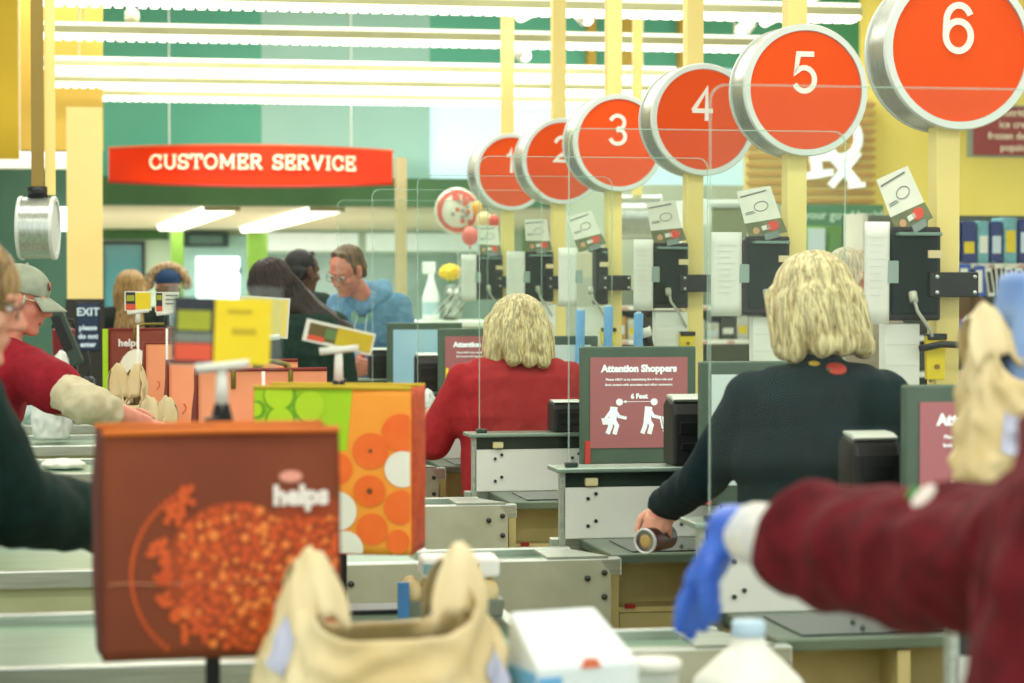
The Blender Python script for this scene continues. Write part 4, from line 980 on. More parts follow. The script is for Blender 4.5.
def flyer(l, rot, label):
    t = thing('flyer_stand', label, 'flyer', (PX[l]-.125, Yn(l)+.53, 1.45+.3), 0, 'flyers on top of the displays')
    A = Matrix.Diagonal((.8 if l == 6 else 1, 1, 1, 1)) @ Matrix.Rotation(R_(rot), 4, 'Y') @ Matrix.Rotation(R_(-14), 4, 'X')
    def q(mb, m, n): o = mb.build(n, m, t); o.data.transform(A); return o
    q(MB().prism([(-.085, .075), (.062, .06), (.062, .195), (-.075, .208)], -.002, .0, 'y'), CARDW, 'upper_sheet')
    q(MB().prism([(-.085, .004), (.07, 0), (.064, .06), (-.085, .075)], -.002, 0, 'y'), mat('flyer_olive', (122, 124, 82), .6, 0, (96, 104, 70), 14), 'lower_band')
    q(MB().prism([(.02+.026*math.cos(k*.6), .038+.02*math.sin(k*.6)) for k in range(11)], -.004, -.002, 'y'), mat('flyer_red', (222, 74, 52), .6), 'red_mark')
    q(MB().box(-.025, .008, -.004, -.002, .03, .048), CARDW, 'white_mark')
    q(MB().prism([(-.05+.014*math.cos(k*.6), .036+.014*math.sin(k*.6)) for k in range(11)], -.004, -.002, 'y'), mat('flyer_tan', (206, 158, 110), .6), 'tan_mark')
    m = MB()
    m.box(-.07, .04, -.004, -.002, .178, .184).box(-.07, -.03, -.004, -.002, .105, .108).box(-.07, -.035, -.004, -.002, .112, .115)
    q(m, mat('flyer_ink', (120, 124, 112), .7), 'heading')
    q(MB().tube([(.0+.028*math.cos(k*.35), -.003, .125+.019*math.sin(k*.35)) for k in range(18)], .0016, 6, True), mat('flyer_ink', (120, 124, 112)), 'drawing')
    q(MB().box(-.03, .03, -.02, .02, -.014, .012), mat('clip_grey', (120, 134, 126), .3), 'clip')
PH = {6: (-.272, .083), 5: (-.312, .122), 4: (-.268, .092), 3: (-.275, .1), 2: (-.285, .112), 1: (-.285, .105)}
for l in (6, 5, 4, 3, 2, 1):
    pole_display(l, 'black display clamped to the post of the number %s sign' % NW[l])
    x, w = PH[l]
    sheet(l, w, .325 if l > 3 else .31, x, -.01, 'white paper notice on the left edge of the display under the number %s sign' % NW[l])
    flyer(l, {6: -25, 5: -15, 4: -11, 3: -20, 2: -5, 1: -3}[l], 'printed flyer leaning above the display under the number %s sign' % NW[l])

# ---------- hand scanners on goosenecks, yellow pads and white bins along the posts
def scanner(l, dx, label, tilt=.02):
    t = thing('gooseneck_scanner', label, 'scanner', (PX[l]+dx, Yn(l)+.5, ZT), 0)
    MB().lathe([(.05, 0), (.05, .012), (.018, .022), (.014, .06)], 20).build('base', BLACKM, t, True)
    p = [(0, 0, .05), (-.005, 0, .2), (.0, 0, .36), (.016, -.01, .48), (.034, -.02, .56)]
    MB().tube(p, .012, 10).build('neck', BLACK, t, True)
    MB().cyl((.036, -.02, .56), (.052, -.03, .63), .02, .022).build('collar', STEEL, t, True)
    MB().cyl((.05, -.03, .625), (.066, -.04, .69), .024, .028).build('head', BLACK, t, True)
    MB().tube([(-.17, 0, .585), (-.1, -.01, .6), (-.03, -.02, .597), (.04, -.02, .595)], .011, 8).build('arm', BLACK, t, True)
scanner(6, .04, 'black gooseneck scanner with a silver collar beside the number six post')
def yellow_pad(l, dx, w, z0, z1, label):
    t = thing('yellow_pad', label, 'note pad', (PX[l]+dx, Yn(l)+.54, z0), 0, 'yellow pads hung on the posts')
    h = z1-z0
    MB().add([(-w/2, -.012, 0), (w*.42, -.012, 0), (w/2, -.012, h), (-w*.55, -.012, h), (-w/2, .012, 0), (w*.42, .012, 0), (w/2, .012, h), (-w*.55, .012, h)],
             [(0, 1, 2, 3), (7, 6, 5, 4), (0, 4, 5, 1), (1, 5, 6, 2), (2, 6, 7, 3), (3, 7, 4, 0)]).build('pad', YEL, t, bevel=.004)
    MB().box(-w*.5, w*.5, -.02, .02, h-.012, h+.008).build('strap', BLACK, t, bevel=.003)
    MB().cyl((0, -.02, h*.3), (0, -.011, h*.3), .008, n=12).build('button', mat('pad_dot', (150, 110, 20), .5), t)
yellow_pad(6, -.06, .065, 1.26, 1.40, 'yellow pad hanging left on the number six post, beside the silver scanner collar')
yellow_pad(4, -.05, .07, 1.27, 1.335, 'yellow pad hanging on the number four post')
yellow_pad(3, -.045, .08, 1.24, 1.318, 'yellow pad hanging on the number three post above the full notice')
def bin_(l, dx, dy, w, h, m_, label, name='paper_roll'):
    t = thing(name, label, 'paper', (PX[l]+dx, Yn(l)+dy, ZT), 0)
    MB().prism([(-w/2, 0), (w/2, 0), (w/2, h), (-w/2*1.06, h)], -.03, .03, 'y').build('stack', m_, t, bevel=.004)
    m = MB()
    for k in range(9): m.box(-w/2*1.0, w/2+.0015, -.0315, -.0305, h*(k+1)/10-.0012, h*(k+1)/10)
    m.build('folds', mat('faint_print', (214, 214, 204)), t)
bin_(6, -.17, .57, .115, .665, PAPER, 'tall white paper stack below the display under the number six sign')
bin_(5, -.1, .58, .17, .66, PAPER, 'tall white paper stack below the display under the number five sign')
bin_(4, -.12, .58, .15, .66, PAPER, 'tall white paper stack below the display under the number four sign')
bin_(3, -.13, .58, .14, .66, PAPER, 'tall white paper stack below the display under the number three sign')
bin_(2, -.12, .58, .18, .66, PAPER, 'tall white paper stack below the display under the number two sign')
for px, py, l, lab in ((578, 322, 4, 'blue roll standing left of the number three post, nearer the red shirt'), (606, 318, 4, 'blue roll standing just left of the number three post'), (636, 325, 4, 'small blue roll right of the number three post')):
    y = Yn(l)+.3; q = WY(px, py+14, y); z = WY(px, py-12, y).z
    t = thing('blue_roll', lab, 'roll', (q.x, y, ZT))
    MB().cyl((0, 0, 0), (.012, 0, z-ZT), .019, .021, 18).build('roll', mat('blue_film', (128, 190, 236), .4, 0, (104, 170, 228), 12), t, True, bevel=.004)
    MB().cyl((.012, 0, z-ZT), (.012, 0, z-ZT+.006), .012, n=12).build('core', PAPER, t)
q = WY(645, 332, Yn(4)+.45)
t = thing('hand_scanner', 'black and white hand scanner leaning right of the number three post', 'scanner', (q.x, q.y, ZT))
zz = q.z-ZT
MB().cyl((0, 0, 0), (0, 0, zz-.1), .014).build('stand', BLACKM, t, True)
MB().cyl((.03, -.01, zz-.11), (-.03, -.02, zz+.08), .022, .026).build('handle', BLACK, t, True)
MB().cyl((.0, -.02, zz-.02), (-.012, -.022, zz+.02), .03, .03).build('band', PAPER, t, True)

# ---------- reusable bags on their racks
def shop_bag(name, label, c, w, h, d, rz, m_, side_m, group=None, z0=None):
    t = thing(name, label, 'shopping bag', c, R_(rz), group)
    rnd = random.Random(steady(label) % 99)
    sd = rnd.random()*9
    def wall(x0, y0, x1, y1):
        nx, ny = (y1-y0), -(x1-x0); L = math.hypot(nx, ny); nx /= L; ny /= L
        def f(u, v):
            b = .012*math.sin(math.pi*u)*math.sin(math.pi*v)+.006*noise.noise(Vector((u*3+sd, v*3, sd)))*min(1, 6*u, 6*(1-u))
            return (x0+(x1-x0)*u+nx*b, y0+(y1-y0)*u+ny*b, h*v)
        return f
    W2, D2 = w/2, d/2
    MB().grid(wall(-W2, -D2, W2, -D2), 22, 20).build('front_panel', m_, t, True, solid=.002)
    MB().grid(wall(W2, D2, -W2, D2), 22, 20).build('back_panel', m_, t, True, solid=.002)
    for s in (1, -1):
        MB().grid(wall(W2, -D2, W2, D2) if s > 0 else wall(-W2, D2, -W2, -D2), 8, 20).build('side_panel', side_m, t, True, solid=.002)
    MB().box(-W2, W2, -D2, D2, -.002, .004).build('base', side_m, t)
    return t, wall(-W2, -D2, W2, -D2), sd
def rack(label, x, y, ztop, back):
    t = thing('bag_rack', label, 'bag rack', (x, y, ZT), 0, 'black bag racks on the counters')
    MB().box(-.15, .15, -.06, .06, 0, .012).build('base', BLACKM, t, bevel=.004)
    MB().box(-.012, .012, -.012, .012, .01, ztop-ZT).build('post', BLACKM, t, bevel=.002)
    MB().tube([(-.14, back, ztop-ZT-.02), (-.14, 0, ztop-ZT-.03), (.14, 0, ztop-ZT-.03), (.14, back, ztop-ZT-.02)], .005, 8).build('hanger', BLACKM, t, True)
    return t
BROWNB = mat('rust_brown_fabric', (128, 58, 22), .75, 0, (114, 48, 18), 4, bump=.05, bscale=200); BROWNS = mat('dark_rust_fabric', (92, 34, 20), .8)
RIMB = mat('bag_rim_orange', (222, 116, 40), .7); PRINTO = mat('print_orange', (216, 90, 30), .7, 0, (196, 74, 24), 10); PRINTL = mat('print_light_orange', (238, 130, 56), .7)
def uvq(fn, w, h):
    return lambda u, v: Vector(fn(u, v))+Vector((0, -.0022, 0))
def disc(m, Q, u, v, ru, rv, n=18, lift=0, a0=0, a1=360):
    c = Q(u, v); vs = [tuple(c+Vector((0, -lift-.0012, 0)))]; fs = []
    for ring in (.5, 1.0):
        for k in range(n):
            a = R_(a0+(a1-a0)*k/n); uu = min(.995, max(.005, u+ru*ring*math.cos(a))); vv = min(.995, max(.004, v+rv*ring*math.sin(a)))
            vs.append(tuple(Q(uu, vv)+Vector((0, -lift-.0012, 0))))
    for k in range(n):
        k2 = (k+1) % n; fs.append((0, 1+k, 1+k2)); fs.append((1+k, 1+n+k, 1+n+k2, 1+k2))
    m.add(vs, fs)
# brown bag
y1 = 3.72; pa = WY(100, 660, y1); pb = WY(337, 660, y1); zt_ = WY(220, 431, y1).z
w = pb.x-pa.x; h = zt_-pa.z
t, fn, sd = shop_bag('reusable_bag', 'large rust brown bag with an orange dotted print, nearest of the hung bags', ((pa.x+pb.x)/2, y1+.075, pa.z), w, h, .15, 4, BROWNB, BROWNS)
fr = [c for c in t.children if c.name.startswith('front_panel')][0]
Q = uvq(fn, w, h)
mo, ml, mg = MB(), MB(), MB(); rnd = random.Random(5)
def bu(px): return (px-100)/237
def bv(py): return (660-py)/229
placed = []
for k in range(2600):
    px = rnd.uniform(176, 334); py = rnd.uniform(503, 655); r = rnd.uniform(2.6, 5.6)
    ok = (math.hypot(px-229, py-572) < 66) or (py > 520 and px > 262 and math.hypot(px-318, py-565) < 74 and py < 655) or (205 < px < 300 and 600 < py < 652)
    if not ok or any(math.hypot(px-a, py-b) < (r+c)*.86 for a, b, c in placed): continue
    placed.append((px, py, r)); disc(mo if rnd.random() < .72 else ml, Q, bu(px), bv(py), r/237, r/229, 9)
for cx, cy, wd_, ht_, n in ((170, 513, 14, 16, 14), (182, 495, 11, 14, 10), (154, 552, 15, 22, 16), (160, 575, 14, 12, 8), (176, 612, 20, 16, 14), (192, 634, 22, 14, 14), (160, 600, 12, 10, 7)):
    for k in range(n):
        disc(mo, Q, bu(cx+rnd.uniform(-wd_, wd_)*.62), bv(cy+rnd.uniform(-ht_, ht_)*.62), 3.6/237, 4/229, 9)
for k in range(26):                                            # the thin arc on the left
    a = R_(118+k*4.6); disc(mo, Q, bu(215+88*math.cos(a)), bv(575-92*math.sin(a)*1.0), 2/237, 4/229, 8)
disc(mg, Q, bu(229), bv(572), 70/237, 70/229, 40, -.0006); disc(mg, Q, bu(316), bv(566), 76/237, 66/229, 40, -.0006); disc(mg, Q, bu(255), bv(622), 52/237, 34/229, 30, -.0006)
mg.build('print_ground', mat('print_ground', (164, 66, 22), .75, 0, (148, 58, 20), 12), fr)
nf = len(mo.f); mo.add(ml.v, ml.f); po = mo.build('print', PRINTO, fr); po.data.materials.append(PRINTL)
for p_ in po.data.polygons: p_.material_index = 1 if p_.index >= nf else 0
c = Q(bu(297), bv(498)); text('helps', .043, mat('print_white', (240, 232, 222), .7), fr, c+Vector((0, -.003, 0)), 'bag_lettering', bold=.0022)
m = MB(); disc(m, Q, bu(287), bv(478), 12/237, 6/229, 16, .001); m.build('logo', mat('print_pink', (222, 150, 130), .7), fr)
m = MB()
m.tube([(-w/2, -.077, h), (0, -.083, h+.002), (w/2, -.077, h)], .006, 8).tube([(-w/2, .077, h), (0, .083, h), (w/2, .077, h)], .006, 8)
m.build('rim', RIMB, t, True)
m = MB(); m.tube([tuple(Q(.02+.96*k/20, .335+.004*math.sin(k))) for k in range(21)], .0012, 6); m.build('seam', mat('seam_pale', (196, 130, 96), .8), fr)
def handles(t, w, h, d, m_):
    for s in (-1, 1):
        MB().tube([(-w*.22, s*(d/2+.003), h*.86), (-w*.22, s*(d/2+.003), h*.99), (-w*.21, s*d*.35, h+.012), (-w*.1, s*d*.1, h+.022), (w*.1, s*d*.1, h+.022), (w*.21, s*d*.35, h+.012), (w*.22, s*(d/2+.003), h*.99), (w*.22, s*(d/2+.003), h*.86)], .007, 6).build('handle', m_, t, True)
rack('black bag rack behind the large rust brown bag', (pa.x+pb.x)/2+.0, y1+.2, zt_+.01, -.04)

# lime and orange bag
y2 = 5.32; pa = WY(264, 555, y2); pb = WY(424, 553, y2); zt_ = WY(340, 388, y2).z
w = pb.x-pa.x; h = zt_-pa.z
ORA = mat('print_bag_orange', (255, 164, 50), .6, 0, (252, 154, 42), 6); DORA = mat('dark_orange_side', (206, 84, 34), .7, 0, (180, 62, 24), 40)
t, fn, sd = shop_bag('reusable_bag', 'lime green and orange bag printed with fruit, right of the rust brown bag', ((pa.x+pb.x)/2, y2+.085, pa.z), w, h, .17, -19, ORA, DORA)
fr = [c for c in t.children if c.name.startswith('front_panel')][0]
Q = uvq(fn, w, h)
def cu(px): return min(.995, max(.005, (px-258)/160))
def cv(py): return min(.995, max(.005, (553-py)/165))
def field(m, x0a, x1a, ya, x0b, x1b, yb):
    nu, nv = 14, 10
    m.grid(lambda u, v: Q(cu((x0a+(x1a-x0a)*u)*(1-v)+(x0b+(x1b-x0b)*u)*v), cv(ya*(1-v)+yb*v)), nu, nv)
m = MB(); field(m, 258, 354, 450, 258, 359, 388); m.build('lime_field', mat('print_lime', (172, 216, 16), .65), fr)
m = MB()
for x, y, r in ((285, 396, 17), (313, 407, 15), (286, 421, 16), (262, 410, 9), (318, 424, 9)): disc(m, Q, cu(x), cv(y), r/160, r/165, 20, .0008)
m.build('lime_rings', mat('print_mid_green', (112, 172, 20), .65), fr)
m = MB()
for x, y, r in ((284, 395, 14.5), (316, 406, 15), (286, 421, 13.5), (260, 410, 7)): disc(m, Q, cu(x), cv(y), r/160, r/165, 20, .0016)
m.build('lime_slices', mat('print_bright_lime', (186, 222, 28), .65), fr)
m = MB()
for x, y, r in ((378, 450, 18), (344, 468, 16), (377, 490, 16), (408, 432, 19), (408, 506, 17), (379, 528, 16), (405, 540, 12)): disc(m, Q, cu(x), cv(y), r/160, r/165, 22, .0006)
m.build('fruit_print', mat('print_deep_orange', (250, 116, 34), .6, 0, (246, 104, 26), 20), fr)
m = MB()
for x, y, r in ((378, 450, 2), (377, 490, 3)): disc(m, Q, cu(x), cv(y), r/160, r/165, 10, .002)
m.build('fruit_stem', mat('print_stem', (120, 70, 20), .65), fr)
for x, y, r in ((410, 468, 18), (344, 510, 20), (352, 548, 18)):
    m = MB(); disc(m, Q, cu(x), cv(y), r/160, r/165, 22, .001); m.build('white_flower', mat('print_flower_white', (246, 242, 226), .65), fr)
m = MB().tube([(-w/2, -.086, h), (0, -.094, h+.003), (w/2, -.086, h)], .005, 8).tube([(-w/2, .086, h), (w/2, .086, h)], .005, 8); m.build('rim', mat('rim_lime_orange', (206, 180, 40), .7), t, True)
rack('black bag rack behind the lime and orange bag', (pa.x+pb.x)/2+.02, y2+.24, zt_+.01, -.05)

# salmon orange bags further along the row and the brown one with the cream oval
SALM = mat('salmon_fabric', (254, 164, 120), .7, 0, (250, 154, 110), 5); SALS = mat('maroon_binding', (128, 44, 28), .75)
def salmon(xl, xr, yt, yb, Y, label, rz=0, dots=True, m_=SALM):
    a = WY(xl, yb, Y); b = WY(xr, yb, Y); z = WY(xl, yt, Y).z
    w = b.x-a.x; h = z-a.z
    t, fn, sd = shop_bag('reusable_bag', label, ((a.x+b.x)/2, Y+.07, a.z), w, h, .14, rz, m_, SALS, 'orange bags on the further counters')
    fr = [c for c in t.children if c.name.startswith('front_panel')][0]
    Q = uvq(fn, w, h); m = MB(); r = random.Random(3)
    if dots:
        for k in range(10):
            px = .1+.8*r.random(); py = .1+.5*r.random(); m.tube([tuple(Q(px+.03*math.sin(q*.9), py+q*.03)) for q in range(4)], .0025, 5)
        m.build('print', mat('print_faint_orange', (226, 116, 74), .75), fr)
    MB().tube([(-w/2, -.07, 0), (-w/2, -.072, h), (w/2, -.072, h)], .006, 6).build('binding', SALS, t, True)
    handles(t, w, h, .14, mat('handle_olive', (120, 110, 30), .7))
    rack('black bag rack behind the '+' '.join(label.split(',')[0].split()[:9]), (a.x+b.x)/2, Y+.2, z+.01, -.04)
    return t, fr, Q, w, h
salmon(197, 327, 370, 505, 6.85, 'salmon orange bag behind the clipped yellow card, nearest of its kind')
salmon(168, 298, 361, 470, 8.3, 'salmon orange bag with a dark maroon left edge, right of the bagger\'s hand')
salmon(145, 250, 343, 440, 9.95, 'salmon orange bag with a yellow handle loop, furthest of its kind')
t, fr, Q, w, h = salmon(109, 200, 329, 412, 11.6, 'maroon bag with a cream oval and lime edge behind the tan bag', 0, False, mat('maroon_brown_fabric', (134, 60, 44), .75))
m = MB(); disc(m, Q, .3, .36, .22, .4, 22, .0005); m.build('cream_oval', mat('print_cream', (246, 238, 214), .7), fr)
text('helps', .05, mat('print_white', (240, 232, 222)), fr, Q(.22, .83)+Vector((0, -.003, 0)), 'bag_lettering', bold=.0015)
MB().box(-w/2-.03, -w/2-.002, -.075, -.06, 0, h).build('lime_edge', mat('print_lime', (172, 216, 16)), t, bevel=.003)

# ---------- price cards on clips
def card(label, c, w, h, rz, roll, stem, parts, group='yellow price cards on clips', clear=0, white_stem=True, pole=False, clip=True):
    t = thing('price_card', label, 'price card', (c.x, c.y, c.z), R_(rz), group)
    A = Matrix.Rotation(R_(roll), 4, 'Y')
    def q(mb, m, n, par=None): o = mb.build(n, m, par or t); o.data.transform(A); return o
    q(MB().box(-w/2, w/2, -.002, .002, -h/2, h/2), CARDW, 'card')
    for k, (n, (a, b, z0, z1), m) in enumerate(parts): q(MB().box(-w/2+a*w, -w/2+b*w, -.003-.0008*k, -.002, -h/2+z0*h, -h/2+z1*h), m, n)
    if clear: q(MB().box(-w/2-.01, w/2+clear, -.0015, -.0005, -h/2-.006, h/2+.022), pane_mat('card_sleeve', (.9, .95, .93, 1), .95, (.85, .9, .9, 1)) if 'card_sleeve' not in MATS else MATS['card_sleeve'], 'sleeve')
    sm_ = PAPER if white_stem else BLACK
    if pole: MB().cyl((0, .03, -h/2-stem+.01), (0, .03, ZT-c.z), .005, n=10).build('pole', PAPER, t, True); MB().box(-.05, .05, -.01, .07, ZT-c.z, ZT-c.z+.01).build('foot', BLACKM, t, bevel=.003)
    MB().cyl((0, .006, -h/2+.01), (0, .012, -h/2-stem*.7), .008, .012, 12).build('stem', sm_, t, True)
    MB().cyl((-.045, .0, -h/2-.008), (.045, .0, -h/2+.002), .009, .009, 12).build('grip', PAPER, t, True)
    if clip: MB().prism([(-.024, 0), (.024, 0), (.012, .05), (-.012, .05)], 0, .022, 'y', Matrix.Translation((0, 0, -h/2-stem))).build('clip', BLACK, t, bevel=.003)
    return t
NAVYP = mat('picture_navy', (34, 40, 48), .5); LEMON = mat('picture_lime', (180, 184, 30), .5, 0, (150, 160, 30), 12); REDP = mat('picture_red', (222, 84, 50), .5)
GREYP = mat('picture_grey', (120, 128, 116), .5); FAINTY = mat('card_ink', (196, 172, 10), .5)
card('yellow price card in a clear sleeve above the rust brown bag, the largest card', W(222, 331, 3.95), .165, .112, 0, 2, .118,
     [('picture', (0, .42, .0, 1), NAVYP), ('picture_lime', (.04, .38, .5, .8), LEMON), ('picture_grey', (.02, .4, .32, .46), GREYP), ('picture_red', (.02, .4, .04, .3), REDP), ('yellow_panel', (.42, 1, 0, 1), YEL), ('ink', (.6, .85, .45, .55), FAINTY), ('ink', (.55, .8, .78, .84), FAINTY)], clear=.02)
card('pale yellow price card tilted behind the largest card', W(264, 317, 6.7), .145, .118, 0, 4, .11,
     [('yellow_panel', (.1, .96, .05, .95), mat('pale_yellow_card', (246, 222, 110), .5)), ('mark', (.35, .65, .35, .55), mat('card_cream', (246, 232, 170), .5))], pole=True, clip=False)
card('yellow price card tilted on a white clip above the lime and orange bag', W(339, 337, 5.38), .165, .052, 0, 13, .125,
     [('picture', (.06, .46, .14, .86), mat('picture_brown', (104, 86, 34), .5)), ('picture_red', (.06, .3, .1, .32), REDP), ('picture_green', (.3, .5, .3, .75), mat('picture_green', (96, 128, 70), .5)), ('yellow_panel', (.46, .97, .12, .9), mat('mustard_card', (204, 180, 20), .5, 0, (190, 160, 16), 14))])
card('small yellow price card above the maroon bag, left of the bright door', W(138, 301, 9.7), .112, .082, 0, 0, .07,
     [('picture', (.05, .4, .05, .95), NAVYP), ('picture_lime', (.08, .37, .5, .8), LEMON), ('picture_red', (.05, .4, .05, .35), REDP), ('yellow_panel', (.42, .95, .08, .92), YEL)], pole=True, clip=False)
card('small price card with a printed list, right of the small yellow card', W(167, 302, 9.75), .1, .085, 0, 0, .08,
     [('picture', (.05, .3, .05, .95), NAVYP), ('picture_lime', (.07, .28, .6, .85), LEMON), ('picture_red', (.05, .3, .05, .3), REDP), ('list', (.45, .95, .8, .86), GREYP), ('list', (.45, .95, .6, .66), GREYP), ('list', (.45, .8, .4, .46), GREYP)], white_stem=False, pole=True, clip=False)

# ---------- exit notice
p = W(88, 327, 14.75)
t = thing('exit_notice', 'blue notice on a black stand reading EXIT please do not enter', 'sign', (p.x, p.y, ZT))
z = p.z-ZT; w_, h_ = .068, .15
A = Matrix.Rotation(R_(6), 4, 'Y')
MB().box(-w_, w_, -.012, .012, z-h_, z+h_).build('board', mat('notice_blue', (24, 50, 84), .4, 0, (18, 42, 74), 6), t, bevel=.006)
MB().box(-w_-.008, w_+.008, -.008, .016, z-h_-.008, z+h_+.008).build('frame', BLACK, t, bevel=.004)
for s, zz, sz in (('EXIT', z+.095, .07), ('please', z-.005, .045), ('do not', z-.06, .045), ('enter', z-.112, .045)):
    text(s, sz, mat('notice_ice', (214, 232, 244), .5, emit=.1), t, (0, -.014, zz), 'notice_lettering', bold=.0018)
MB().cyl((0, 0, .05), (0, 0, z-h_), .014).build('pole', BLACKM, t, True)
MB().lathe([(.06, 0), (.06, .02), (.05, .03), (.045, .17), (.02, .19)], 20).build('base', BLACKM, t, True)

# ---------- tan plastic bags
TANP = mat('tan_plastic', (230, 214, 170), .42, 0, (212, 188, 132), 6, bump=.15)
LAV = mat('plastic_print_lavender', (190, 192, 214), .5); GOLDP = mat('plastic_print_gold', (206, 168, 40), .5)
def plastic_bag(label, c, rx, ry, low, ear, rz=0, seed=0, m_=TANP, patches=(), lean=0, cat='plastic bag'):
    t = thing('plastic_bag', label, cat, c, R_(rz))
    def f(u, v):
        th = u*2*math.pi; cs, sn = math.cos(th), math.sin(th)
        e = abs(cs)**3.2; H = low+(ear-low)*e
        r = 1.0-.16*v*v-(.28*v**3)*e
        x = rx*r*math.copysign(abs(cs)**.7, cs); y = ry*(r-.25*v*e)*math.copysign(abs(sn)**.8, sn)
        n1 = noise.noise(Vector((cs*1.6+seed, sn*1.6, v*2.2+seed))); n2 = 1-2*abs(noise.noise(Vector((cs*3.2+seed, sn*3.2, v*5))))
        k = min(1, v*5+.15)
        x += k*(.022*n1+.014*n2)*cs; y += k*(.022*n1+.014*n2)*sn
        return (x+lean*v*v, y, H*v)
    MB().grid(f, 73, 30).build('sack', m_, t, True, solid=.0016)
    for s in (-1, 1):                                   # the handle loops
        x = s*(rx*.52)+lean
        MB().grid(lambda u, v, x=x: (x+.072*(v-.5)*(1+.25*math.sin(u*9))+.012*s*math.sin(u*math.pi), ry*.42*(1-2*u)+.006*math.sin(v*9), ear*.74+ear*.25*math.sin(u*math.pi)-.1*(v-.5)**2+.004*math.sin(v*14+u*5)), 22, 11).build('handle', m_, t, True, solid=.0016)
    for n, u0, v0, du, dv_, m2 in patches:
        MB().grid(lambda u, v: tuple(Vector(f(u0+du*(u-.5), v0+dv_*(v-.5)))*1.0+Vector((math.cos(2*math.pi*u0)*.003, math.sin(2*math.pi*u0)*.003-.002, 0))), 10, 10).build(n, m2, t, True)
    return t
q = WY(388, 640, 3.5)
plastic_bag('tan plastic bag standing open before the rust brown bag, its two handles up', (q.x, 3.52, ZT), .2, .11, .265, .4, 4, 2,
            patches=(('blue_print', .56, .68, .06, .2, LAV), ('blue_print', .9, .6, .05, .2, LAV), ('gold_print', .87, .4, .06, .2, GOLDP)))
q = WY(998, 480, 3.75)
plastic_bag('tan plastic bag at the right edge above the red sleeve', (q.x, 3.62, WY(1000, 500, 3.62).z), .125, .09, .2, .33, 0, 5,
            patches=(('blue_print', .72, .55, .12, .3, LAV),))
t = thing('bag_stand', 'steel bag stand holding the tan plastic bag at the right edge', 'bag rack', (q.x+.02, 3.66, ZT))
MB().box(-.1, .1, -.06, .06, 0, .012).build('base', STEEL2, t, bevel=.004)
MB().box(-.012, .012, -.012, .012, .01, WY(1000, 500, 3.62).z-ZT-.012).build('post', STEEL2, t)
MB().box(-.09, .09, -.07, .07, WY(1000, 500, 3.62).z-ZT-.012, WY(1000, 500, 3.62).z-ZT).build('tray', STEEL2, t, bevel=.004)
p = WY(1003, 330, 3.64)
t = thing('tissue_pack', 'blue tissue pack sticking out of the tan bag at the right edge', 'pack', (p.x+.012, 3.64, WY(1000, 385, 3.64).z-.05), R_(8))
m = MB(); m.prism([(-.04, 0), (.1, 0), (.1, .24), (.0, .24)], -.05, .05, 'y'); m.build('wrap', mat('tissue_blue', (78, 124, 196), .35, 0, (130, 160, 206), 9), t, bevel=.02, segs=4)
MB().prism([(.02, .06), (.1, .06), (.1, .13), (.03, .13)], -.052, -.05, 'y').build('label', mat('tissue_label', (190, 200, 214), .5), t)
q = W(128, 408, 8.6)
plastic_bag('tan plastic bag being packed by the hands of the bagger', (q.x, q.y, ZT), .05, .045, .34, .5, 20, 8)
q = W(158, 418, 8.15)
plastic_bag('tan plastic bag leaning on the salmon bag, right of the bagger\'s hand', (q.x, q.y, ZT), .035, .035, .3, .4, -10, 11)
WHITEP = mat('white_plastic', (238, 240, 234), .4, 0, (222, 226, 220), 8, bump=.1)
q = W(410, 440, 11.6)
plastic_bag('white plastic bag heaped between the light blue screen and the red shirt', (q.x, q.y, ZT), .15, .1, .2, .26, 0, 14, WHITEP)
q = W(50, 372, 11.75)
plastic_bag('white plastic bag behind the bagger\'s back, left of the exit notice', (q.x, q.y, ZT), .085, .08, .3, .45, 0, 17, WHITEP)

# ---------- goods on the nearest counter
q = WY(752, 640, 3.58)
t = thing('milk_jug', 'white milk jug on the nearest counter below the blue glove', 'milk jug', (q.x, 3.6, ZT), R_(20))
JUG = mat('milk_white', (240, 240, 228), .35, 0, (232, 232, 220), 5)
def jugp(u, v):
    th = u*2*math.pi; z = v*.262; pr_ = [(0, .07), (.03, .078), (.15, .078), (.18, .074), (.215, .05), (.24, .028), (.262, .022)]
    for (a, b), (c_, d_) in zip(pr_[:-1], pr_[1:]):
        if a <= z <= c_+1e-6: r = b+(d_-b)*(z-a)/(c_-a); break
    k = 1 if z < .17 else max(0, 1-(z-.17)/.06); ex = 1-.45*k
    cs, sn = math.cos(th), math.sin(th)
    return (r*math.copysign(abs(cs)**ex, cs), r*math.copysign(abs(sn)**ex, sn), z)
t.scale = (1.02, 1.02, .885)
MB().grid(jugp, 49, 34).build('body', JUG, t, True, solid=.002)
MB().lathe([(.026, .258), (.027, .262), (.027, .282), (.024, .286)], 24).build('cap', mat('jug_cap_blue', (186, 212, 230), .4), t, True)
MB().tube([(.062, -.0, .19), (.085, 0, .17), (.094, 0, .11), (.084, 0, .06), (.07, 0, .05)], .012, 10).build('handle', JUG, t, True)
MB().grid(lambda u, v: (.081*math.sin((u-.5)*1.4)*1.0, -.079-.003, .05+.08*v), 8, 6).build('label', mat('jug_label', (214, 222, 222), .5), t, True)
q = WY(582, 650, 3.45)
t = thing('carton', 'white carton with a light blue side and orange print on the nearest counter', 'carton', (q.x, 3.55, ZT), R_(14))
bw, bd, bh = .088, .075, .24
MB().add([(-bw, -bd, 0), (bw, -bd, 0), (bw, bd, 0), (-bw, bd, 0), (-bw, -bd, bh-.03), (bw, -bd, bh-.03), (bw*.86, bd*.8, bh+.04), (-bw*.86, bd*.8, bh+.04)],
         [(3, 2, 1, 0), (4, 5, 6, 7), (0, 1, 5, 4), (1, 2, 6, 5), (2, 3, 7, 6), (3, 0, 4, 7)]).build('box', mat('carton_white', (234, 240, 238), .4, 0, (224, 234, 234), 6), t, bevel=.006)
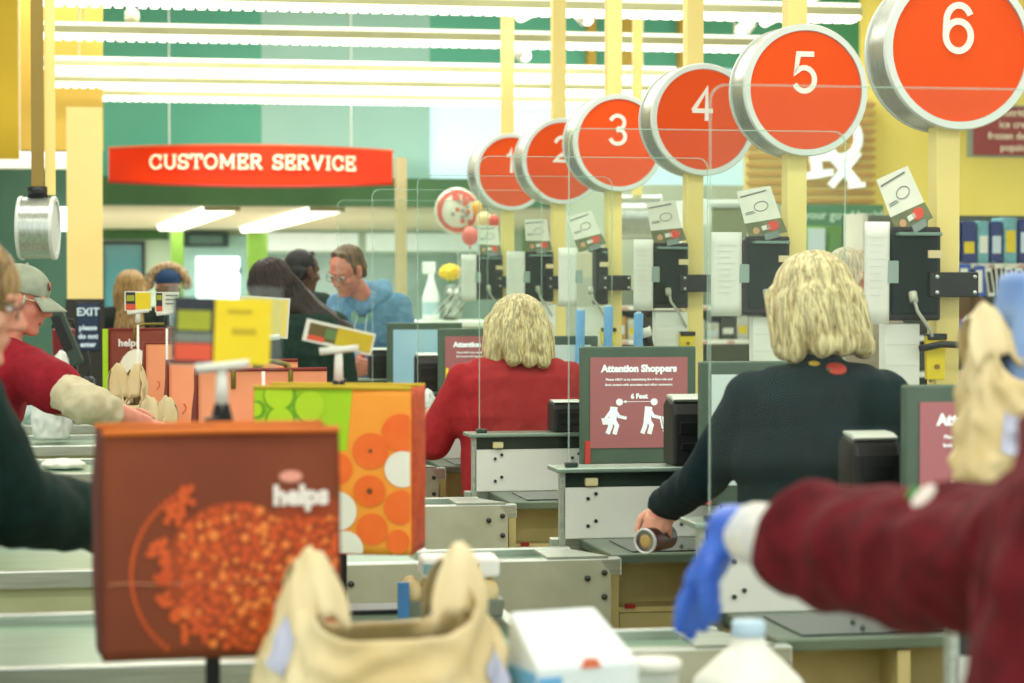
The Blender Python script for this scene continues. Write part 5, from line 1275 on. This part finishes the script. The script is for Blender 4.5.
MB().box(-bw-.003, -bw, -bd*.9, bd*.8, .01, bh-.04).build('blue_side', mat('carton_blue', (112, 180, 226), .45), t)
MB().box(-bw, -bw*.55, -bd-.003, -bd, .005, bh-.045).build('blue_strip', mat('carton_blue', (112, 180, 226)), t)
m = MB().tube([(.0+.06*math.cos(R_(k*9)), -bd-.002, .09+.055*math.sin(R_(k*9))) for k in range(3, 18)], .0045, 6); m.build('orange_arc', mat('carton_orange', (232, 120, 80), .5), t, True)
MB().prism([(-.015, .235-.03), (.02, .235-.03), (.012, .25-.03), (-.01, .25-.03)], -bd-.002, -bd, 'y').build('orange_mark', mat('carton_orange', (232, 120, 80)), t)
m = MB()
for k in range(4): m.box(-.03, .05-.01*k, -bd-.002, -bd, .16-k*.016, .166-k*.016)
m.build('print_lines', mat('carton_grey', (190, 198, 198), .5), t)
q = WY(662, 664, 3.7)
t = thing('white_tub', 'low white tub with a lid between the carton and the milk jug', 'tub', (q.x, 3.75, ZT))
MB().lathe([(.034, 0), (.04, .14), (.042, .155)], 28).build('tub', WHITEP, t, True)
MB().lathe([(.045, .15), (.046, .165), (.042, .17)], 28).build('lid', mat('tub_lid', (244, 244, 234), .4), t, True)
# goods at the back of the second nearest counter
q = WY(462, 600, 5.45)
t = thing('white_pack', 'flat white package with a red and teal label below the lime and orange bag', 'package', (q.x, 5.5, ZT+.09), R_(-4))
MB().box(-.095, .095, -.06, .06, 0, .05).build('tray', mat('pack_white', (240, 238, 230), .4), t, bevel=.012, segs=3)
MB().box(-.01, .045, -.063, -.06, .012, .036).build('red_label', mat('pack_red', (176, 60, 84), .5), t)
MB().box(-.09, -.03, -.063, -.06, .012, .036).build('teal_label', mat('pack_teal', (120, 172, 176), .5), t)
t = thing('egg_tray', 'tray of pale buns under the flat white package', 'food tray', (q.x-.02, 5.5, ZT), R_(-4))
MB().prism([(-.12, 0), (.12, 0), (.125, .04), (-.125, .04)], -.07, .07, 'y').build('tray', mat('tray_grey', (112, 118, 104), .4), t, bevel=.004)
BUN = mat('bun_cream', (224, 206, 158), .6, 0, (206, 178, 118), 12)
for i in range(5):
    for j in range(2): MB().sph((-.095+i*.046, -.034+j*.066, .055), (.025, .033, .033), 16, 10).build('bun', BUN, t, True)
MB().box(-.132, -.105, -.074, -.06, .0, .085).build('blue_band', mat('pack_blue', (70, 130, 190), .5), t, bevel=.002)
# loose paper and film on the left trays
def crumple(label, c, rx, ry, h, m_, seed, name='crumpled_paper', cat='paper'):
    t = thing(name, label, cat, c)
    mb = MB(); mb.sph((0, 0, h*.4), (rx, ry, h*.55), 30, 16)
    o = organic('sheet', mb, .008, m_, t, 1, .5, folds(.02, 14, (1, 1, 1), seed))
    for v in o.data.vertices: v.co.z = max(.001, v.co.z)
crumple('crumpled white paper lying on the left counter beside the dark green sleeve', zplane(64, 468, ZT-.02), .1, .09, .04, PAPER, 3)
crumple('clear blue plastic film heaped below the bagger\'s red shirt', zplane(38, 424, ZT-.02), .11, .12, .14, mat('clear_film', (172, 196, 192), .2, 0, (206, 220, 214), 14), 5, 'plastic_film', 'plastic film')
t = thing('marker_pen', 'green and yellow marker standing between the light blue screen and the notice', 'pen', W(447, 400, 11.9)-Vector((0, 0, .0)))
p = t.location.copy(); t.location = (p.x, p.y, ZT); zz = WY(447, 368, p.y).z-ZT
MB().cyl((0, 0, 0), (0, 0, zz*.8), .014).build('barrel', mat('pen_green', (110, 170, 60), .4), t, True); MB().cyl((0, 0, zz*.8), (0, 0, zz), .011, .008).build('tip', YEL, t, True)
# ================================================================== beyond the checkouts
# ---------- service desk
Yd = 19.6
a = WY(92, 330, Yd); b = WY(520, 320, Yd); zt_ = WY(200, 322, Yd).z
t = thing('service_desk', 'long pale service desk with a white top below the office opening', 'desk', (a.x, Yd, 0))
L = b.x-a.x
MB().box(0, L, .05, .75, 0, zt_-.05).build('body', mat('desk_pale', (206, 206, 184), .5, 0, (196, 196, 174), 3), t, bevel=.01)
MB().box(-.03, L+.03, 0, .8, zt_-.05, zt_).build('top', WHITE, t, bevel=.008)
for k in range(4): MB().box(L*(k+.5)/4-.006, L*(k+.5)/4+.006, .04, .05, .1, zt_-.08).build('panel_joint', GREYP, t)
# ---------- things standing on the desk
def on_desk(px, y=.3): return Vector((WY(px, 300, Yd+y).x, Yd+y, zt_))
def zh(py, y=.3): return WY(400, py, Yd+y).z-zt_
t = thing('spray_bottle', 'white spray bottle on the service desk right of the blue hoodie', 'bottle', on_desk(431)); t.scale = (.75, .75, 1)
h = zh(262)
MB().lathe([(.09, 0), (.1, .02), (.1, h*.4), (.05, h*.65), (.035, h*.72), (.035, h*.8)], 20).build('body', mat('bottle_white', (236, 240, 234), .3), t, True)
MB().lathe([(.1005, h*.1), (.1005, h*.32)], 20, None, False).build('label', mat('bottle_label', (170, 196, 206), .5), t, True)
MB().box(-.1, .05, -.03, .03, h*.8, h).build('trigger_head', mat('bottle_white', (236, 240, 234)), t, bevel=.01)
t = thing('grey_figure', 'grey and white ornament on the service desk beside the white spray bottle', 'ornament', on_desk(452))
h = zh(284)
m = MB().sph((0, 0, h*.3), (.1, .09, h*.3), 18, 10).sph((0, 0, h*.78), (.075, .07, h*.22), 18, 10); organic('figure', m, .02, mat('ornament_grey', (150, 160, 150), .5, 0, (60, 70, 66), 14), t, 1)
for x in (-.03, .03): MB().sph((x, -.07, h*.8), .022).build('eye', PAPER, t, True)
t = thing('yellow_flower_pot', 'yellow flower head over the ornament left of the first paper notice', 'flower', on_desk(450, .5))
h = zh(272, .5)
MB().tube([(0, 0, 0), (.01, 0, h*.5), (0, 0, h*.9)], .012).build('stem', mat('stem_green', (90, 140, 50), .6), t, True)
m = MB(); m.sph((0, 0, h), (.1, .08, .07), 24, 12); organic('blossom', m, .014, mat('blossom_yellow', (240, 208, 30), .6, 0, (220, 170, 30), 10), t, 1, .5, folds(.03, 18))
MB().lathe([(.06, 0), (.08, .14), (.085, .15)], 20).build('pot', mat('pot_grey', (120, 130, 120), .6), t, True)
# ---------- foil balloon and toys behind the first sign
p = W(457, 211, 18.6)
t = thing('foil_balloon', 'round white foil balloon with red pattern left of the number one sign', 'balloon', p)
m = MB(); m.sph((0, 0, 0), (.185, .07, .19), 36, 18); m.build('balloon', mat('balloon_white', (230, 224, 208), .2, .1, (216, 210, 194), 4), t, True)
m = MB(); rb = random.Random(2)
def bal(x, z): return -.072*math.sqrt(max(0, 1-(x/.187)**2-(z/.192)**2))-.002
def bdisc(m, cx, cz, r, n=12):
    vs = [(cx, bal(cx, cz), cz)]+[(cx+r*math.cos(6.283*k/n), bal(cx+r*math.cos(6.283*k/n), cz+r*math.sin(6.283*k/n)), cz+r*math.sin(6.283*k/n)) for k in range(n)]
    m.add(vs, [(0, 1+k, 1+(k+1) % n) for k in range(n)])
for k in range(34):
    a = 6.283*k/34; bdisc(m, .15*math.cos(a), .155*math.sin(a), .016+.008*rb.random())
for k in range(12): bdisc(m, rb.uniform(-.1, .1), rb.uniform(-.13, .13), .02)
m.build('red_pattern', mat('balloon_red', (214, 96, 80), .3), t)
m = MB()
for k in range(7): bdisc(m, rb.uniform(-.08, .08), rb.uniform(-.08, .08), .018)
m.build('grey_pattern', mat('balloon_grey', (150, 160, 150), .3), t)
MB().tube([(0, 0, -.19), (.02, 0, -.6), (0, 20.0-p.y, zt_-p.z)], .004, 6).build('string', PAPER, t)
def balloon(px, py, dz, r, m_, label):
    p = W(px, py, dz); t = thing('party_balloon', label, 'balloon', p)
    MB().sph((0, 0, 0), (r*.9, r*.9, r), 20, 12).build('balloon', m_, t, True)
    MB().lathe([(.012, -.02), (.002, .01)], 10, Matrix.Translation((0, 0, -r-.005))).build('knot', m_, t, True)
    MB().tube([(0, 0, -r), (.02, .02, -r-.3), (0, 20.0-p.y, zt_-p.z)], .004, 6).build('string', PAPER, t)
balloon(477, 207, 18.4, .05, mat('balloon_orange', (240, 170, 70), .3), 'small orange balloon at the right edge of the foil balloon')
balloon(484, 221, 18.3, .075, mat('balloon_tan', (222, 190, 130), .4), 'tan balloon below the number one sign')
balloon(470, 236, 18.2, .075, mat('balloon_pink', (226, 110, 104), .3), 'pink red balloon left of the first flyer')
balloon(494, 221, 18.0, .05, mat('balloon_scarlet', (214, 70, 50), .3), 'small scarlet balloon just above the first flyer')
# ---------- tall card rack behind the first posts
def case(name, label, cat, px0, px1, py0, py1, Y, d, m_, group=None, z0=None, extra=None, bevel=.01):
    a = WY(px0, py1, Y); b = WY(px1, py0, Y)
    t = thing(name, label, cat, ((a.x+b.x)/2, Y, a.z if z0 is None else z0), 0, group)
    w = (b.x-a.x)/2; h = b.z-t.location.z
    MB().box(-w, w, 0, d, 0, h).build('body', m_, t, bevel=min(bevel, w*.3, h*.3))
    if extra: extra(t, w, h, d)
    return t
# ---------- pharmacy wall: slatted panel with the Rx letters, green band
Yw = YB-2.0
a = WY(744, 204, Yw-.05); b = WY(868, 100, Yw-.05)
t = thing('pharmacy_sign', 'slatted wooden wall panel with large white Rx letters behind the number five sign', 'sign', (a.x, Yw-.25, a.z))
Lx = b.x-a.x; h = b.z-a.z
MB().box(0, Lx, .06, .22, 0, h).build('backing', mat('panel_sand', (232, 206, 120), .6, 0, (224, 196, 108), 2), t)
n = 12
for k in range(n): MB().box(-.02, Lx+.02, .02, .07, h*(k+.15)/n, h*(k+.55)/n).build('slat', mat('slat_brown', (190, 146, 66), .55, 0, (174, 130, 56), 3), t)
RXW = mat('rx_white', (250, 252, 250), .4, emit=.25)
def rx(u, py): return (WY(u, 150, Yw-.25).x-a.x, WY(800, py, Yw-.25).z-a.z)
m = MB(); 
def bar(m, p, q, wd_):
    A = Vector(rx(*p)); B = Vector(rx(*q)); d = (B-A).normalized(); e = Vector((-d.y, d.x))*wd_
    m.prism([tuple(A-e), tuple(B-e), tuple(B+e), tuple(A+e)], -.05, .02, 'y')
bar(m, (808, 122), (818, 178), .05); bar(m, (806, 176), (832, 172), .035); bar(m, (804, 122), (838, 118), .035)
m.tube([rx(0, 0)[:0]+(rx(840+18*math.cos(R_(90-k*18)), 138-18*math.sin(R_(90-k*18)))[0], -.02, rx(0, 138-20*math.sin(R_(90-k*18)))[1]) for k in range(11)], .05, 8)
bar(m, (818, 158), (838, 156), .035); m.build('letter', RXW, t)
m = MB(); bar(m, (828, 150), (856, 184), .05); bar(m, (858, 152), (830, 186), .035); bar(m, (848, 186), (864, 184), .025); m.build('letter', RXW, t)
a2 = WY(806, 226, Yw-.3); b2 = WY(884, 205, Yw-.3)
t = thing('counter_sign', 'long green sign band with pale lettering below the Rx panel', 'sign', (a2.x, Yw-.3, a2.z))
MB().box(0, b2.x-a2.x, 0, .1, 0, b2.z-a2.z).build('band', mat('band_green', (70, 124, 84), .5, 0, (62, 114, 78), 3), t, bevel=.01)
text('your good health', .125, mat('band_letters', (196, 222, 196), .6), t, ((b2.x-a2.x)*.5, -.004, (b2.z-a2.z)*.5), 'band_lettering', bold=.002)
# ---------- red frozen aisle board
a = WY(974, 155, Yw-.6); b = WY(1062, 108, Yw-.6)
t = thing('aisle_board', 'dark red aisle board with cream lettering below the number six sign', 'sign', ((a.x+b.x)/2, Yw-.6, a.z))
w = (b.x-a.x)/2; h = b.z-a.z
MB().box(-w, w, 0, .05, 0, h).build('board', mat('board_red', (150, 44, 36), .5, 0, (140, 36, 30), 4), t, bevel=.006)
MB().box(-w-.05, w+.05, .02, .08, -.02, h+.02).build('frame', mat('board_frame', (140, 150, 130), .4, .3), t, bevel=.006)
for k, s in enumerate(('nutrition', 'ice cream', 'frozen desserts', 'popsicles')): text(s, .105, mat('board_cream', (246, 226, 196), .6), t, (0, -.004, h*(.88-.24*k)), 'board_lettering', bold=.0018)
for x in (-w*.7, w*.7): MB().cyl((x, .04, h), (x, .04, 5.6-a.z), .008, n=8).build('hanger', STEEL2, t)
# ---------- shelves on the right with their goods
SHELF = mat('shelf_enamel', (214, 214, 196), .45, 0, (204, 204, 186), 3)
def gondola(name_label, px0, px1, Y, zs, top):
    a = WY(px0, 300, Y); b = WY(px1, 300, Y)
    t = thing('shelf_unit', name_label, 'shelves', (a.x, Y, 0)); L = b.x-a.x
    MB().box(0, L, .42, .46, 0, top).build('back_panel', mat('shelf_back', (110, 116, 100), .6, 0, (84, 92, 80), 4), t)
    for z in zs:
        s = MB().box(0, L, 0, .42, z-.03, z).build('shelf', SHELF, t, bevel=.004)
        MB().box(0, L, -.012, 0, z-.034, z+.004).build('price_strip', PAPER, s)
        m = MB(); k = .06
        while k < L-.1: m.box(k, k+.06, -.016, -.012, z-.03, z-.006); k += .23
        m.build('price_tag', mat('tag_red', (214, 160, 146), .6), s)
    for x in (0, L-.04): MB().box(x, x+.04, -.01, .46, 0, top).build('upright', SHELF, t, bevel=.004)
    return t, L
Yg = 16.2
def gz(py): return WY(980, py, Yg).z
zs = [gz(398), gz(368), gz(334), gz(302), gz(262)]
t, L = gondola('white shelf unit at the right, behind the number six post, stocked with blue packs', 862, 1075, Yg, [gz(410), gz(372), gz(336), gz(264)], gz(214))
PK = [mat('pack_%s' % n, c, .45, 0, tuple(max(0, int(v*.8)) for v in c), 16) for n, c in (('royal', (40, 92, 190)), ('sky', (110, 170, 214)), ('ice', (206, 224, 230)), ('teal_green', (110, 160, 140)), ('navy_blue', (30, 56, 130)), ('pale', (226, 228, 214)), ('aqua', (120, 190, 200)))]
PKN = ['royal blue', 'sky blue', 'ice white', 'teal green', 'navy blue', 'pale cream', 'aqua']
rg = random.Random(11)
def label_face(t, w, h, d):
    c = rg.choice([PAPER, YEL, mat('face_red', (206, 60, 60), .5), PK[4], mat('face_white_blue', (210, 226, 238), .5)])
    MB().box(-w*.7, w*.7, -.003, 0, h*.25, h*(.5+.25*rg.random())).build('label', c, t)
names = {}
def goods(row, px0, px1, pyt, z, wmin, wmax, rowname, kinds):
    x = px0; k = 0
    words = ['first', 'second', 'third', 'fourth', 'fifth', 'sixth', 'seventh', 'eighth', 'ninth', 'tenth', 'eleventh', 'twelfth', 'thirteenth', 'fourteenth']
    while x < px1 and k < 14:
        w = rg.uniform(wmin, wmax); i = rg.choice(kinds); top = pyt+rg.uniform(-2, 5)
        case('boxed_pack', '%s pack, %s along the %s' % (PKN[i], words[k], rowname), 'pack', x, x+w-1, top, 300, Yg+.06, .26, PK[i], 'packs on the '+rowname, z, label_face, .012)
        x += w; k += 1
goods(0, 948, 1070, 219, gz(264), 11, 17, 'upper shelf right of the number six post', [2, 6, 0, 1, 4, 3, 2, 4])
goods(1, 866, 900, 312, gz(336), 9, 14, 'middle shelf left of the tall paper stack', [5, 2, 1])
goods(3, 992, 1068, 345, gz(372), 12, 18, 'lower shelf right of the coral pouch', [3, 5, 4, 2])
# hanging pouches in black and white
for k, (px, w) in enumerate(((950, 15), (966, 13), (980, 9), (990, 9), (1000, 9), (1010, 10), (1022, 12), (1036, 12), (1050, 12))):
    a = WY(px, 296, Yg+.1); b = WY(px+w-1.5, 264+(k % 3)*2, Yg+.1)
    blue = k in (0, 1)
    t = thing('hanging_pouch', ('blue and white pouch hung on the shelf, %s beside the number six post' % ('closest' if k == 0 else 'second')) if blue else 'black and white pouch hung on the shelf, %s from the left' % ['first', 'second', 'third', 'fourth', 'fifth', 'sixth', 'seventh'][k-2], 'pouch', ((a.x+b.x)/2, Yg-.05+.0*k, a.z), 0, 'pouches hung along the shelf')
    w2 = (b.x-a.x)/2; h = b.z-a.z; sh = -.03 if not blue else 0
    m = MB(); m.add([(-w2, -.02, 0), (w2, -.02, 0), (w2, .02, 0), (-w2, .02, 0), (-w2*.9+sh, -.002, h), (w2*.9+sh, -.002, h), (w2*.9+sh, .002, h), (-w2*.9+sh, .002, h)], [(3, 2, 1, 0), (4, 5, 6, 7), (0, 1, 5, 4), (1, 2, 6, 5), (2, 3, 7, 6), (3, 0, 4, 7)])
    m.build('pouch', PK[0] if blue else mat('pouch_white', (236, 236, 222), .4), t, bevel=.006)
    m = MB(); m.add([(-w2*.8, -.023, h*.12), (w2*.3, -.023, h*.12), (w2*.45+sh*.8, -.006, h*.86), (-w2*.6+sh*.8, -.006, h*.86)], [(0, 1, 2, 3)]); m.build('label', PAPER if blue else mat('pouch_black', (30, 36, 34), .4), t)
    MB().tube([(sh, 0, h), (sh, .1, h+.02), (sh, .3, h+.02)], .004, 6).build('peg', STEEL, t)
# open display box with violet front
a = WY(949, 336, Yg-.02); b = WY(986, 287, Yg-.02)
t = thing('display_box', 'open cardboard display box with a violet front on the shelf right of the scanner', 'box', ((a.x+b.x)/2, Yg+.02, gz(336)))
w2 = (b.x-a.x)/2; h = b.z-gz(336)
VIO = mat('violet_card', (176, 100, 150), .6, 0, (166, 88, 142), 8); CARDB = mat('cardboard', (196, 160, 104), .8, 0, (180, 144, 90), 8)
MB().prism([(-w2, 0), (w2, 0), (w2, h*.7), (w2*.4, h*.35), (-w2*.3, h*.35), (-w2, h*.8)], 0, .012, 'y').build('front', VIO, t)
MB().box(-w2, w2, .24, .25, 0, h*1.0).build('back_board', CARDB, t)
for s in (-1, 1): MB().prism([(0, 0), (.24, 0), (.24, h), (0, h*.75)], s*w2-.006, s*w2+.006, 'x').build('side_board', CARDB, t)
MB().prism([(-w2*.75, h*.12), (w2*.75, h*.12), (w2*.6, h*.3), (-w2*.6, h*.3)], -.003, 0, 'y').build('label', PK[0], t)
MB().prism([(-w2*.2, h*.3), (w2*.3, h*.3), (w2*.05, h*.42)], -.004, -.001, 'y').build('star', PAPER, t)
MB().box(-w2+.01, w2-.01, .012, .24, 0, .006).build('floor_board', CARDB, t)
for px, py, c, lab, nm in ((962, 388, (238, 130, 100), 'coral pouch on the lower shelf right of the scanner neck', 'coral_pouch'), (886, 369, (236, 140, 30), 'orange pouch on the lower shelf left of the tall paper stack', 'orange_pouch'), (880, 372, (232, 90, 60), 'small red bag on the lower shelf behind the dark teal shoulder', 'red_pouch')):
    p = WY(px, py, Yg+.0); t = thing(nm, lab, 'pouch', (p.x, Yg+.08, gz(410) if py < 380 else gz(410)))
    h = WY(px, py-16, Yg).z-t.location.z
    m = MB(); m.cap((0, 0, .06), .06, (.02, 0, h-.05), .035); m.cap((-.05, 0, .05), .05, (0, 0, h*.6), .05); organic('pouch', m, .012, mat(nm, c, .45), t, 1, .5, folds(.014, 22))
    MB().box(-.03, .05, -.012, .012, h-.03, h).build('seal', mat(nm+'_seal', tuple(int(v*.8) for v in c), .5), t, bevel=.003)
# ---------- left of the aisle: white boxes, machines and racks between the posts
def face_lines(t, w, h, d):
    MB().box(-w*.85, w*.85, -.008, 0, h*.62, h*.9).build('panel', mat('machine_panel', (190, 194, 176), .4), t, bevel=.003)
    MB().box(-w*.5, w*.5, -.01, 0, h*.2, h*.45).build('tray', mat('machine_dark', (70, 82, 72), .4), t, bevel=.003)
case('copier', 'beige machine standing between the number two and number three posts', 'machine', 538, 600, 252, 330, 15.9, .5, mat('machine_beige', (222, 216, 186), .5, 0, (212, 206, 176), 4), None, 0, face_lines)
case('cooler', 'white cabinet behind the number four post, below the pale window', 'cabinet', 690, 752, 200, 330, 20.4, .6, mat('cabinet_white', (226, 230, 220), .4), None, 0, face_lines)
case('olive_screen', 'olive partition left of the fifth flyer', 'partition', 712, 748, 204, 330, 19.2, .06, mat('partition_olive', (120, 128, 92), .6), None, 0, lambda t, w, h, d: MB().box(-w-.01, w+.01, -.01, d+.01, h-.03, h).build('rail', STEEL2, t))
case('drinks_fridge', 'green cooler cabinet behind the number five post, below the green band', 'cabinet', 806, 862, 226, 330, 21.0, .6, mat('cooler_green', (70, 116, 50), .5, 0, (110, 160, 40), 2, lo=.42, hi=.58), None, 0,  # body mottled in two greens
     lambda t, w, h, d: (MB().box(-w*.95, -w*.35, -.02, 0, h*.86, h*.99).build('poster', mat('poster_white', (206, 222, 222), .5), t), MB().box(-w*.2, w*.95, -.02, 0, h*.1, h*.97).build('door', mat('cooler_door', (96, 148, 48), .3, 0, (60, 110, 44), 3), t)))
# lower shelf run seen under the displays
t2, L2 = gondola('long white shelf unit running behind the middle posts', 560, 862, 18.8, [WY(700, 372, 18.8).z, WY(700, 340, 18.8).z, WY(700, 306, 18.8).z], WY(700, 290, 18.8).z)
x = 566; k = 0
w_ = ['first', 'second', 'third', 'fourth', 'fifth', 'sixth', 'seventh', 'eighth', 'ninth', 'tenth', 'eleventh', 'twelfth', 'thirteenth', 'fourteenth', 'fifteenth', 'sixteenth', 'seventeenth', 'eighteenth', 'nineteenth', 'twentieth']
pk2 = [mat('goods_%s' % n, c, .5, 0, tuple(int(v*.82) for v in c), 14) for n, c in (('dark', (60, 66, 54)), ('amber', (214, 160, 60)), ('white', (226, 226, 210)), ('red', (190, 70, 60)), ('green', (96, 130, 80)))]
n2 = ['dark', 'amber', 'white', 'red', 'green']
while x < 856 and k < 20:
    i = rg.choice((0, 0, 1, 2, 2, 3, 4)); w = rg.uniform(10, 17)
    case('boxed_goods', '%s box on the long middle shelf behind the posts, %s from the left' % (n2[i], w_[k]), 'box', x, x+w-1.5, 318+rg.uniform(-3, 6), 340, 18.86, .25, pk2[i], 'boxes on the long middle shelf', WY(700, 340, 18.8).z, label_face)
    x += w; k += 1
# payment terminal left of the exit notice, bright window and red chair back at the far left
p = W(66, 340, 13.0)
t = thing('payment_terminal', 'dark slanted payment terminal left of the blue exit notice', 'terminal', (p.x, p.y, ZT))
z = p.z-ZT
MB().cyl((.06, .05, 0), (.04, .05, z-.06), .02).build('stand', BLACKM, t, True); MB().lathe([(.08, 0), (.08, .012), (.03, .02)], 20, Matrix.Translation((.06, .05, 0))).build('base', BLACKM, t, True)
m = MB(); m.prism([(-.1, .16), (-.02, .18), (.1, -.12), (.03, -.16)], -.05, .05, 'y', Matrix.Translation((0, 0, z))); m.build('body', DGREY, t, bevel=.012)
MB().prism([(-.085, .13), (-.035, .14), (.04, -.05), (-.01, -.07)], -.054, -.049, 'y', Matrix.Translation((0, 0, z))).build('display', BLACK, t)
p = W(60, 346, 13.3)
t = thing('red_basket', 'dark red shopping basket on a counter behind the grey cap', 'basket', (p.x+.02, p.y, ZT))
z = p.z-ZT+.1
m = MB().prism([(-.05, 0), (.05, 0), (.065, z), (-.065, z)], -.1, .1, 'y'); m.build('basket', mat('basket_red', (140, 26, 34), .45, 0, (120, 18, 26), 8), t, bevel=.01)
MB().tube([(-.06, 0, z), (-.055, 0, z+.05), (.055, 0, z+.05), (.06, 0, z)], .008).build('handle', BLACK, t, True)
wallbox('window_5', GLOWWIN, WY(54, 218, 23.5).x, WY(68, 218, 23.5).x, 23.5, 23.55, WY(60, 231, 23.5).z, WY(60, 207, 23.5).z)
wallbox('wall_left_low', mat('left_dark_green', (64, 104, 86), .7, 0, (52, 92, 76), 1), -9, WY(68, 218, 23.6).x+.3, 23.6, 23.8, 0, WY(60, 168, 23.6).z)
